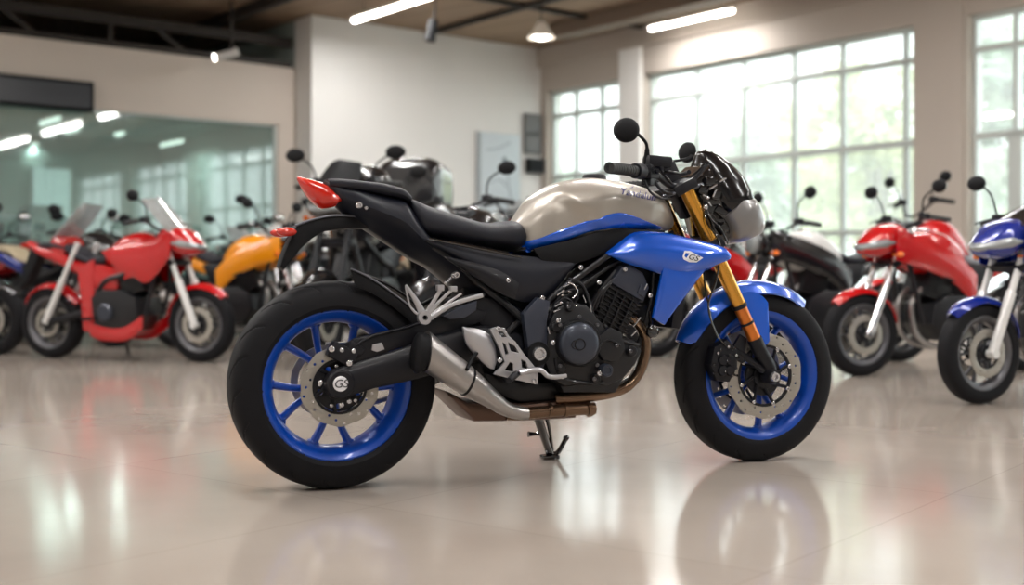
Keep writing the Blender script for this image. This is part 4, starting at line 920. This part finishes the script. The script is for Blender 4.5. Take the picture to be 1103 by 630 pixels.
# handlebar with its controls
def hp(px, py, y_): return V3(px, py, y_)
gr0, gr1 = Vector(hp(656, 180.5, -.39)), Vector(hp(684, 184, -.27)); hz = Vector(hp(703, 186, -.21)); cl = Vector(hp(733, 200, -.05))
half = [gr0, gr1, hz, Vector(hp(722, 200, -.12)), cl]
far = lambda v, k=.34: Vector((v.x+k*min(1, abs(v.y)/.3), -v.y, v.z))
full = half+[Vector((cl.x+.01, 0, cl.z))]+[far(p) for p in half[::-1]]
hb = MB().tube(full, .011, 12).build('handlebar', BLK, hero)
for s in (-1, 1):
    f = (lambda v: v.copy()) if s < 0 else far
    g = MB(); a_, b_ = f(gr0), f(gr1); g.tube([a_, a_.lerp(b_, .06), b_], [.0175, .0175, .0165], 18, smooth=False)
    for k in range(9): q = a_.lerp(b_, .12+.09*k); q1 = a_.lerp(b_, .145+.09*k); g.tube([q, q1], .0182, 18, smooth=False)
    g.build('grip', RUBG, hb)
    g = MB(); e_ = (b_-a_).normalized(); g.tube([b_-e_*.002, b_+e_*.045], [.024, .026], 16, smooth=False); rotb = frame_of(e_)
    c = f(Vector(hp(699, 185, -.215))); g.box(c, (.07, .045, .045), rotb, bev=.008); g.box(c+Vector((.03, 0, .032)), (.085, .055, .038), Matrix.Rotation(.05, 4, 'Y'), bev=.01); g.box(c+Vector((0, 0, -.03)), (.05, .035, .03), rotb, bev=.008)
    for k in range(4): g.lathe([(0, -.012), (.006, -.012), (.007, 0)], c=tuple(c+Vector((-.02+.016*k, s*.026, .008*(k % 2)))), n=10)
    sw_ = g.build('switch_housing', BLK, hb)
    g = MB(); g.tube([f(Vector(hp(p, q, w))) for p, q, w in ((694, 194, -.25), (700, 206, -.24), (710, 213, -.2), (722, 214, -.14))], .004, 8)
    g.tube([f(Vector(hp(p, q, w))) for p, q, w in ((704, 194, -.22), (713, 205, -.2), (724, 209, -.12))], .006, 8)
    g.tube([f(Vector(hp(p, q, w))) for p, q, w in ((712, 183, -.2), (720, 194, -.16), (726, 201, -.1))], .005, 8); g.build('control_cables', BLK, hb)
    g = MB(); g.tube([c+Vector((.055, 0, 0)), c+Vector((.075, s*.03, -.005)), c+Vector((.07, s*.09, -.012)), c+Vector((.055, s*.16, -.012))], [.008, .0065, .006, .007], 8); g.build('lever', BLK, hb)
    base = f(Vector(hp(696.5, 173, -.21))); fm = f if s < 0 else (lambda v: far(v, .57)); m0 = f(Vector(hp(697, 162, -.215))); m1 = fm(Vector(hp(695, 151, -.225))); m2 = fm(Vector(hp(686, 143.5, -.25))); mc = fm(Vector(hp(674.5, 140, -.27)))
    g = MB(); g.tube([base-Vector((0, 0, .02)), base, m0], [.009, .011, .0075], 12, smooth=False); g.tube([m0, m0.lerp(m1, .8), m2, mc.lerp(m2, .6)], .0052, 10)
    g.ball(tuple(m0), (.008, .008, .01), 10); mr_ = g.build('mirror', BLKM, hero)
    nrm = Vector((-.55, s*.9 if s > 0 else -.84, .05)) if s < 0 else Vector((-.9, -.3, .05)); F_ = frame_of(nrm)
    g = MB().lathe([(0, -.016), (.02, -.015), (.032, -.01), (.0385, 0), (.0385, .006), (.036, .008)], axis='X', n=36); g.xf(Matrix.Translation(mc) @ frame_of(-nrm if False else nrm) @ Matrix.Diagonal((-1, 1.06, 1, 1))); g.build('mirror_shell', BLKM, mr_)
    g = MB().lathe([(0, .0075), (.036, .0075)], axis='X', n=36); g.xf(Matrix.Translation(mc) @ F_ @ Matrix.Diagonal((-1, 1.06, 1, 1))); g.build('mirror_glass', MIRG, mr_)

# ------------------------------------------------------------------ the other motorcycles
REDP = mat('red_paint', sr(182, 10, 16), .24, .05, .8, .04, 6); BLUEP = mat('deep_blue_paint', sr(8, 36, 130), .24, .2, .8, .04, 6); YEL = mat('orange_yellow_paint', sr(240, 150, 8), .32, 0, .8, .04, 6)
WHT = mat('white_paint', sr(212, 212, 210), .35, 0, .7, .04, 6); BLKP = mat('black_paint', sr(20, 20, 24), .25, .1, .9, .04, 6); CREAM = mat('cream_paint', sr(206, 194, 168), .35, 0, .6, .04, 6)
GREYP = mat('grey_paint', sr(120, 122, 126), .35, .4, .6, .04, 6); ORAP = mat('dull_orange_paint', sr(190, 96, 50), .4, 0, .5); TANS = mat('tan_seat_vinyl', sr(176, 162, 136), .55); GRYS = mat('grey_seat_vinyl', sr(130, 134, 140), .5)
SILW = mat('silver_wheel_paint', sr(98, 98, 102), .38, .6, .2); BLKW = mat('black_wheel_paint', sr(34, 34, 38), .4, .3, .3)
MC = {}
def cached(key, fn):
    if key not in MC: MC[key] = fn()
    return MC[key]
def inst(name, key, fn, parent, loc=(0, 0, 0)):
    o = bpy.data.objects.new(name, cached(key, fn)); link(o, parent); o.location = loc; return o
def moto(x, y, heading, scale, label, paint, accent=None, seat=SEATM, forkm=CHR, wheelm=BLKW, fairing=False, lower=False, screen=None, frontlamp='cowl', topcase=False, mirrors=(1, 1), mirz=0, fenderm=None, double=False, group=None, bags=False, mirm=BLKM, lift=0, tall=0, lens=None, signals=True):
    lens = lens or LENSD; accent = accent or paint; fenderm = fenderm or paint
    r = empty('motorcycle', (x, y, 0), heading, scale, label, 'motorcycle', group)
    R = .29
    def wheel(nm, xx, hw, rear):
        w = inst(nm, ('rim', hw, wheelm.name), lambda: wheel_rim(.205, hw*.85, 5, 10, 14, sw=.013).mesh('rim', wheelm), r, (xx, 0, R))
        inst('tyre', ('tyre', hw), lambda: tyre_mesh(R, hw, .212, 0, 64).mesh('tyre', RUB), w)
        for s in ((-1, 1) if not rear or double else (-1,)): inst('brake_disc', ('disc', s, rear, hw), lambda: disc_mb(.14 if not rear else .115, .09 if not rear else .07, s*(hw+.006), holes=12).mesh('brake_disc', DISC), w)
        inst('disc_carrier', ('carr', hw), lambda: carrier_mb(.085, -hw-.006, 6).mirrored().mesh('carrier', BLK), w); return w
    wheel('rear_wheel', 0, .07, True); wheel('front_wheel', 1.42, .055, False)
    T = Vector((1.13, 0, .98+lift))
    for s in (-1, 1):
        a = T+Vector((0, s*.1, 0)); b = Vector((1.42, s*.1, R)); l = MB().tube([a, a.lerp(b, .55)], .021, 14, smooth=False).tube([a.lerp(b, .5), b], .029, 14, smooth=False)
        l.lathe([(0, -.028), (.026, -.028), (.026, .028), (0, .028)], c=tuple(b), n=14); l.build('fork_leg', forkm, r)
        if double:
            a = Vector((.34, s*.12, .93)); b = Vector((.02, s*.12, R)); l = MB().tube([a, a.lerp(b, .5)], .021, 14, smooth=False).tube([a.lerp(b, .45), b], .028, 14, smooth=False); l.build('rear_strut', forkm, r)
    MB().arc((1.42, R), .325, 165, 45, .075, .04, .005, taper=.45).build('front_mudguard', fenderm, r, 50)
    if double: MB().arc((0, R), .325, 150, 30, .085, .04, .005, taper=.45).build('rear_mudguard', fenderm, r, 50)
    else: MB().arc((0, R), .33, 150, 60, .08, .04, .005, taper=.3).build('rear_mudguard', BLKM, r, 50)
    MB().box((1.12, 0, .97+lift), (.09, .26, .035), Matrix.Rotation(.4, 4, 'Y'), bev=.008).build('upper_clamp', BLK, r); MB().box((1.2, 0, .78), (.08, .26, .04), Matrix.Rotation(.4, 4, 'Y'), bev=.008).build('lower_clamp', BLK, r)
    z0 = lift
    tk = MB().body([((.58, .84+z0*.3), (.58, .74), .09), ((.66, .93+z0*.6), (.66, .72), .14), ((.78, 1.0+z0), (.78, .70), .165), ((.92, 1.01+z0), (.92, .70), .165), ((1.04, .96+z0), (1.02, .72), .13), ((1.12, .88+z0), (1.1, .78), .07)], e=2.4, n=32, low=.85).build('fuel_tank', paint, r, 50)
    MB().lathe([(0, .012), (.035, .012), (.04, 0), (.04, -.02)], c=(.88, 0, 1.012+z0), n=20, axis='Z').build('fuel_cap', CHR, tk)
    MB().body([((-.1, .93), (-.1, .90), .07), ((.02, .95), (.02, .88), .1), ((.2, .93), (.2, .85), .12), ((.32, .86), (.32, .79), .13), ((.48, .82), (.48, .75), .13), ((.62, .86), (.6, .76), .1)], e=2.8, n=28).build('seat', seat, r, 50)
    MB().body([((-.24, .96), (-.22, .92), .03), ((-.12, .92), (-.12, .84), .08), ((.1, .88), (.1, .76), .11), ((.35, .80), (.35, .66), .12), ((.58, .77), (.56, .62), .1)], e=2.8, n=28).build('tail_cowl', accent, r, 50)
    MB().body([((-.27, .95), (-.26, .92), .02), ((-.23, .945), (-.21, .885), .05), ((-.17, .93), (-.16, .88), .055)], e=2.2, n=20).build('tail_light', REDL, r)
    MB().plate([(-.2, .88), (-.1, .86), (-.22, .62), (-.3, .56), (-.31, .6)], -.05, .05, .004).build('number_plate_hanger', BLKM, r)
    MB().panel([(.4, .76), (.55, .76), (.75, .72)], [(.42, .66), (.55, .55), (.72, .56)], .13, .02, .01, 12, 6).pair('side_cover', BLK if not double else paint, r)
    f = MB().tube([(.5, -.13, .42), (.62, -.15, .62), (.85, -.15, .70), (1.1, -.06, .92)], .02, 10).tube([(1.08, -.06, .85), (1.04, -.11, .6), (.98, -.11, .36)], .016, 10).tube([(.6, -.12, .62), (.3, -.1, .76), (0, -.07, .84)], .013, 8)
    f.mirrored().build('frame', FRB, r)
    MB().tube([(-.02, -.1, R), (.25, -.1, .34), (.52, -.1, .4)], [.028, .032, .03], 12).mirrored().build('swingarm', BLK, r)
    e = MB().plate([(.5, .5), (.6, .56), (.8, .56), (.92, .5), (.94, .36), (.84, .24), (.6, .23), (.52, .32)], -.17, .17, .02)
    e.plate([(.78, .5), (.72, .7), (.9, .76), (.98, .56)], -.13, .13, .01)
    for i in range(6): e.plate([(.765-.009*i, .54+.025*i), (.97-.012*i, .585+.025*i), (.97-.012*i, .59+.025*i), (.765-.009*i, .545+.025*i)], -.15, .15, .0008)
    eg = e.build('engine', ENG, r)
    MB().lathe([(.07, -.165), (.07, -.19), (.058, -.2), (0, -.202)], c=(.65, 0, .38), n=28).pair('engine_cover', ENGC, eg)
    if not lower:
        x_ = MB()
        for s in (-1, 1): x_.tube([(.95, s*.07, .6), (1.04, s*.07, .5), (1.0, s*.08, .28), (.8, s*.08, .19), (.5, s*.1, .19)], .019, 10)
        ex_ = x_.build('exhaust', STEEL, r)
    else: ex_ = r
    if not double: MB().tube([(.5, -.13, .2), (.4, -.16, .25), (.3, -.19, .33), (.0, -.2, .48)], [.02, .035, .052, .055], 16).build('muffler', STEEL, r)
    MB().tube([(.5, -.16, .33), (.5, -.27, .33)], .012, 8, smooth=False).tube([(.3, -.14, .45), (.3, -.23, .46)], .01, 8, smooth=False).pair('footrest', BLK, r); MB().tube([(.58, .14, .22), (.52, .28, .015)], .012, 8, smooth=False).build('side_stand', BLK, r)
    if fairing or lower:
        top = [(.55, .70), (.72, .84), (.95, .93), (1.24, 1.01)]; bot = [(.56, .46), (.72, .62), (.95, .72), (1.24, .80)]
        if lower: bot = [(.5, .2), (.72, .17), (.96, .26), (1.2, .72)]; top = [(.72, .72), (.85, .88), (1.08, .96), (1.22, 1.0)]
        if not lower: MB().panel(top, bot, .165, .03, .01, 16, 10).pair('side_fairing', accent, r, 50)
        else:
            MB().panel([(.60, .86), (.85, .93), (1.08, .96), (1.24, 1.0)], [(.82, .64), (.9, .66), (1.04, .62), (1.24, .82)], .16, .03, .01, 16, 8).pair('side_fairing', accent, r, 50)
            MB().panel([(.47, .34), (.56, .28), (.8, .26), (.99, .36)], [(.5, .2), (.6, .165), (.84, .165), (.99, .26)], .17, .01, .01, 14, 5).pair('belly_fairing', accent, r, 50)
            MB().panel([(.36, .74), (.42, .76), (.52, .8)], [(.42, .24), (.46, .23), (.52, .26)], .15, .01, .01, 10, 10).pair('rear_fairing', accent, r, 50)
    if frontlamp == 'cowl':
        c_ = MB().body([((1.05, 1.0), (1.1, .92), .12), ((1.16, 1.06), (1.18, .86), .15), ((1.28, 1.04), (1.28, .82), .15), ((1.38, .96), (1.36, .83), .11), ((1.43, .90), (1.41, .85), .06)], e=2.4, n=32); c_.v = [(a, b, c+z0) for a, b, c in c_.v]; c_.build('headlamp_cowl', paint, r, 50)
        lz_ = MB().body([((1.22, .94), (1.24, .90), .156), ((1.30, .97), (1.30, .865), .154), ((1.375, .945), (1.37, .862), .122), ((1.425, .91), (1.42, .868), .07), ((1.442, .892), (1.44, .878), .03)], e=2.4, n=28); lz_.v = [(a, b, c+z0) for a, b, c in lz_.v]; lz_.build('headlamp_lens', lens, r, 50)
    else:
        MB().ball((1.27, 0, .92+z0), (.08, .1, .1), 20).build('headlamp_bowl', BLKP, r); MB().ball((1.315, 0, .92+z0), (.045, .088, .088), 20).build('headlamp_lens', lens, r)
    if screen:
        sc = MB(); n = 10; rings = []
        for i in range(n+1):
            u = i/n; xx = 1.30-.30*u*screen[1]; zz = 1.03+z0+screen[0]*u; w = .15*(1-.25*u**3)
            rings.append([(xx-.09*abs(v)**2, v*w, zz-.02*abs(v)) for v in [j/6-1 for j in range(13)]]+[(xx-.006-.09*abs(v)**2, v*w*.98, zz-.02*abs(v)) for v in [1-j/6 for j in range(13)]])
        sc.grid(rings).build('windscreen', screen[2], r, 60)
        if double:
            rings = [[(-(p[0]-1.30)*1.0+.04, p[1], p[2]-.03) for p in g] for g in rings]; MB().grid(rings).build('rear_screen', screen[2], r, 60)
            MB().body([((-.02, .95), (.0, .78), .05), ((.06, 1.0), (.06, .76), .1), ((.2, .99), (.2, .8), .12)], e=2.4, n=24).build('rear_cowl', paint, r)
    hb = MB().tube([(.98, -.37, 1.04+z0+tall), (1.02, -.22, 1.07+z0+tall), (1.1, -.08, 1.01+z0+tall*.4), (1.1, .08, 1.01+z0+tall*.4), (1.02, .22, 1.07+z0+tall), (.98, .37, 1.04+z0+tall)], .011, 10).build('handlebar', BLK, r)
    for s in (-1, 1):
        MB().tube([(.98, s*.38, 1.04+z0+tall), (1.01, s*.25, 1.064+z0+tall)], .018, 12, smooth=False).build('grip', RUBG, hb)
        MB().box((1.04, s*.2, 1.07+z0+tall), (.06, .06, .05), bev=.01).tube([(1.07, s*.2, 1.07+z0+tall), (1.09, s*.3, 1.05+z0+tall), (1.06, s*.36, 1.04+z0+tall)], .006, 6).build('controls', BLK, hb)
        if mirrors[(s+1)//2]:
            m = MB().tube([(1.05, s*.2, 1.07+z0+tall), (1.07, s*.23, 1.17+z0+mirz+tall), (1.05, s*.33, 1.24+z0+mirz+tall)], .006, 8).ball((1.05, s*.36, 1.25+z0+mirz+tall), (.022, .072, .047), 16); mo = m.build('mirror', mirm, r)
            MB().ball((1.035, s*.36, 1.25+z0+mirz+tall), (.016, .06, .038), 14).build('mirror_glass', MIRG, mo)
        if signals: MB().tube([(1.22, s*.1, .84+z0), (1.22, s*.17, .84+z0)], .008, 8, smooth=False).ball((1.23, s*.19, .84+z0), (.03, .018, .02), 12).build('turn_signal', AMBL, r)
    if topcase:
        MB().body([((-.42, 1.36), (-.42, 1.02), .2), ((-.38, 1.42), (-.38, 1.0), .24), ((-.1, 1.45), (-.1, 1.0), .25), ((.0, 1.38), (.0, 1.02), .22)], e=4, n=32).build('top_case', BLKP, r)
    if bags:
        MB().body([((.58, 1.1), (.58, 1.0), .12), ((.64, 1.26), (.62, .98), .2), ((.85, 1.32), (.85, 1.0), .23), ((1.0, 1.24), (1.0, 1.0), .18), ((1.06, 1.12), (1.05, 1.04), .1)], e=2.6, n=28).build('tank_bag', BLKP, r)
        for s in (-1, 1): MB().plate([(-.25, .82), (.2, .84), (.24, .5), (-.2, .48)], min(s*.15, s*.32), max(s*.15, s*.32), .03).build('side_case', BLKP, r)
    return r
def gp(px, py):
    d = CAMZ*FPX/(py-HORIZON); return Vector(((px-551.5)/FPX*d, d, 0))
def park(rear, front, scale, *a, anchor='f', **k):
    """rear / front given as floor pixels of the tyre contacts"""
    A, B = gp(*rear), gp(*front); d = (B-A); h = math.atan2(d.y, d.x); u = d.normalized()
    o = B-u*1.42*scale if anchor == 'f' else A
    return moto(o.x, o.y, h, scale, *a, **k)

def stand(x, y, deg, sc, *a, **k):
    """bike whose middle stands at (x, y), heading deg (0 = facing right)"""
    h = math.radians(deg); return moto(x-.71*sc*math.cos(h), y-.71*sc*math.sin(h), h, sc, *a, **k)
LENSD = mat('headlamp_lens_grey', sr(140, 146, 148), .15, .3, 1, .1, 40, .3)
TINT = glass_mat('smoked_windscreen', (.25, .25, .28), .1, .03)
stand(-2.92, 9.13, -20, .95, 'red sports motorcycle with clear windscreens on the left, nearest of the left group', REDP, wheelm=SILW, lower=True, screen=(.26, .9, SCR), forkm=WHT, double=True, mirrors=(1, 0), tall=.03, signals=False)
stand(2.82, 7.9, 201, .92, 'red motorcycle facing left beside the blue one at the right edge', REDP, wheelm=SILW, fairing=True, forkm=CHR, tall=.03, seat=GRYS, mirz=.02)
stand(2.9, 6.32, 206, .88, 'deep blue motorcycle with white fork legs cut off by the right edge', BLUEP, wheelm=SILW, fairing=True, forkm=WHT, screen=(.12, .9, TINT), mirz=.04)
# right of the foreground bike, by the windows
stand(2.25, 8.78, 200, .95, 'white and black motorcycle just behind the red one, round dark mirrors above it', WHT, accent=BLKP, forkm=CHR, fenderm=BLKP, fairing=True, frontlamp='round', mirz=.03)
stand(1.75, 9.68, 200, .95, 'black motorcycle with small red flank, left of the white and black one', BLKP, accent=REDP, forkm=WHT, fenderm=BLKP, lens=WHT, fairing=True)
stand(1.3, 10.65, 200, .95, 'grey motorcycle seen behind front fork and cowl of the blue and silver one', GREYP, accent=BLKP, forkm=CHR)
stand(3.75, 10.35, 200, 1.0, 'red motorcycle with grey seat behind the blue one at the right', REDP, seat=GRYS, forkm=CHR, frontlamp='round', tall=.1, lift=.1)
stand(1.2, 13.6, 220, 1.0, 'black motorcycle far behind the engine of the blue and silver one', BLKP, accent=GREYP, frontlamp='round', mirrors=(0, 0))
stand(2.6, 12.95, 220, 1.0, 'white motorcycle far behind the front wheel of the blue and silver one', WHT, accent=BLKP, frontlamp='round', mirrors=(0, 0))
# left
stand(-4.78, 9.96, -22, .97, 'black motorcycle cut off by the left picture edge', BLKP, accent=BLKP, forkm=BLK, frontlamp='round', signals=False)
stand(-4.15, 11.0, -25, .97, 'dark motorcycle with blue tail and tan seat behind the left end of the red one', BLKP, accent=BLUEP, seat=TANS, forkm=CHR)
stand(-2.32, 10.35, -25, .97, 'yellow motorcycle parked right behind the red one with clear windscreens', YEL, accent=YEL, forkm=CHR, frontlamp='round', fenderm=BLKP, fairing=True, tall=.02)
stand(-1.12, 9.25, 253, 1.12, 'tall black touring motorcycle with top case behind the red tail light', BLKP, forkm=BLK, topcase=True, lift=.1, tall=.02, mirz=.0, screen=(.2, .6, BLKM), accent=BLKP, bags=True)
stand(-.9, 11.8, 235, .95, 'cream motorcycle seen under the tail of the blue and silver one', CREAM, accent=CREAM, seat=TANS, forkm=CHR, wheelm=SILW, fairing=True, frontlamp='round', mirrors=(0, 0))
stand(-.18, 8.75, 240, 1.02, 'black motorcycle behind the rider seat of the blue and silver one', BLKP, forkm=BLK, mirz=.02, frontlamp='round', lift=.08)
stand(.2, 11.35, 235, 1.0, 'red motorcycle behind the fuel tank, before the poster, only its top visible', REDP, forkm=CHR, frontlamp='round', mirrors=(0, 0), lift=.2, tall=.05)
stand(.7, 14.6, 235, 1.0, 'dark motorcycle with very tall handlebar before the narrow far window', BLKP, forkm=CHR, frontlamp='round', tall=.5, mirz=0, mirrors=(0, 0))
def in_room(a, b, turn, *q, **k):
    p = R3(a, b); stand(p.x, p.y, -51.6+turn, 1.0, *q, **k)
in_room(5.1, 2.5, 180, 'black motorcycle left of the cream one, before the end of the glass wall', BLKP, accent=BLKP, forkm=CHR, frontlamp='round')
in_room(5.9, 2.6, 0, 'white cowled motorcycle behind the yellow one', WHT, accent=BLKP, forkm=CHR, fairing=True, mirz=.05, lift=.08)
#in_room(6.8, 2.5, 180, 'black motorcycle with orange tail between the yellow and red ones, farther back', BLKP, accent=ORAP, forkm=BLK, frontlamp='round')
row = [(4.5, BLKP, ORAP, 'black motorcycle with orange tail touching the glass, nearest the white pillar'), (5.35, GREYP, BLKP, 'grey motorcycle in the row along the glass, behind the white cowled one'),
       (6.2, BLKP, BLKP, 'all black motorcycle in the row along the glass, middle one'), (7.05, GREYP, BLUEP, 'grey motorcycle with blue tail in the row along the glass'), (7.9, BLKP, REDP, 'black motorcycle with red tail in the row along the glass, leftmost one')]
for i, (a_, p_, c_, lb) in enumerate(row):
    in_room(a_, .65, 0 if i % 2 else 180, lb, p_, accent=c_, forkm=CHR if i % 2 else BLK, frontlamp='round' if i % 3 else 'cowl', mirz=.02*(i % 3), screen=(.18, .9, SCR) if i in (1, 4) else None)
for i, (a_, p_, lb) in enumerate(((1.9, BLKP, 'black motorcycle against the white far wall, left of the poster'), (3.0, GREYP, 'grey motorcycle against the far wall behind the touring one'))):
    in_room(a_, 1.3, 0, lb, p_, frontlamp='round')
# inside the glazed room
for a_, b_, t_, p_, lb in ((8.6, -2.0, 70, REDP, 'red motorcycle inside the glazed room, left one'), (7.0, -2.4, 100, GREYP, 'grey motorcycle inside the glazed room, middle one'), (5.2, -2.2, 90, BLKP, 'black motorcycle inside the glazed room, right one')):
    in_room(a_, b_, t_, lb, p_, frontlamp='round')
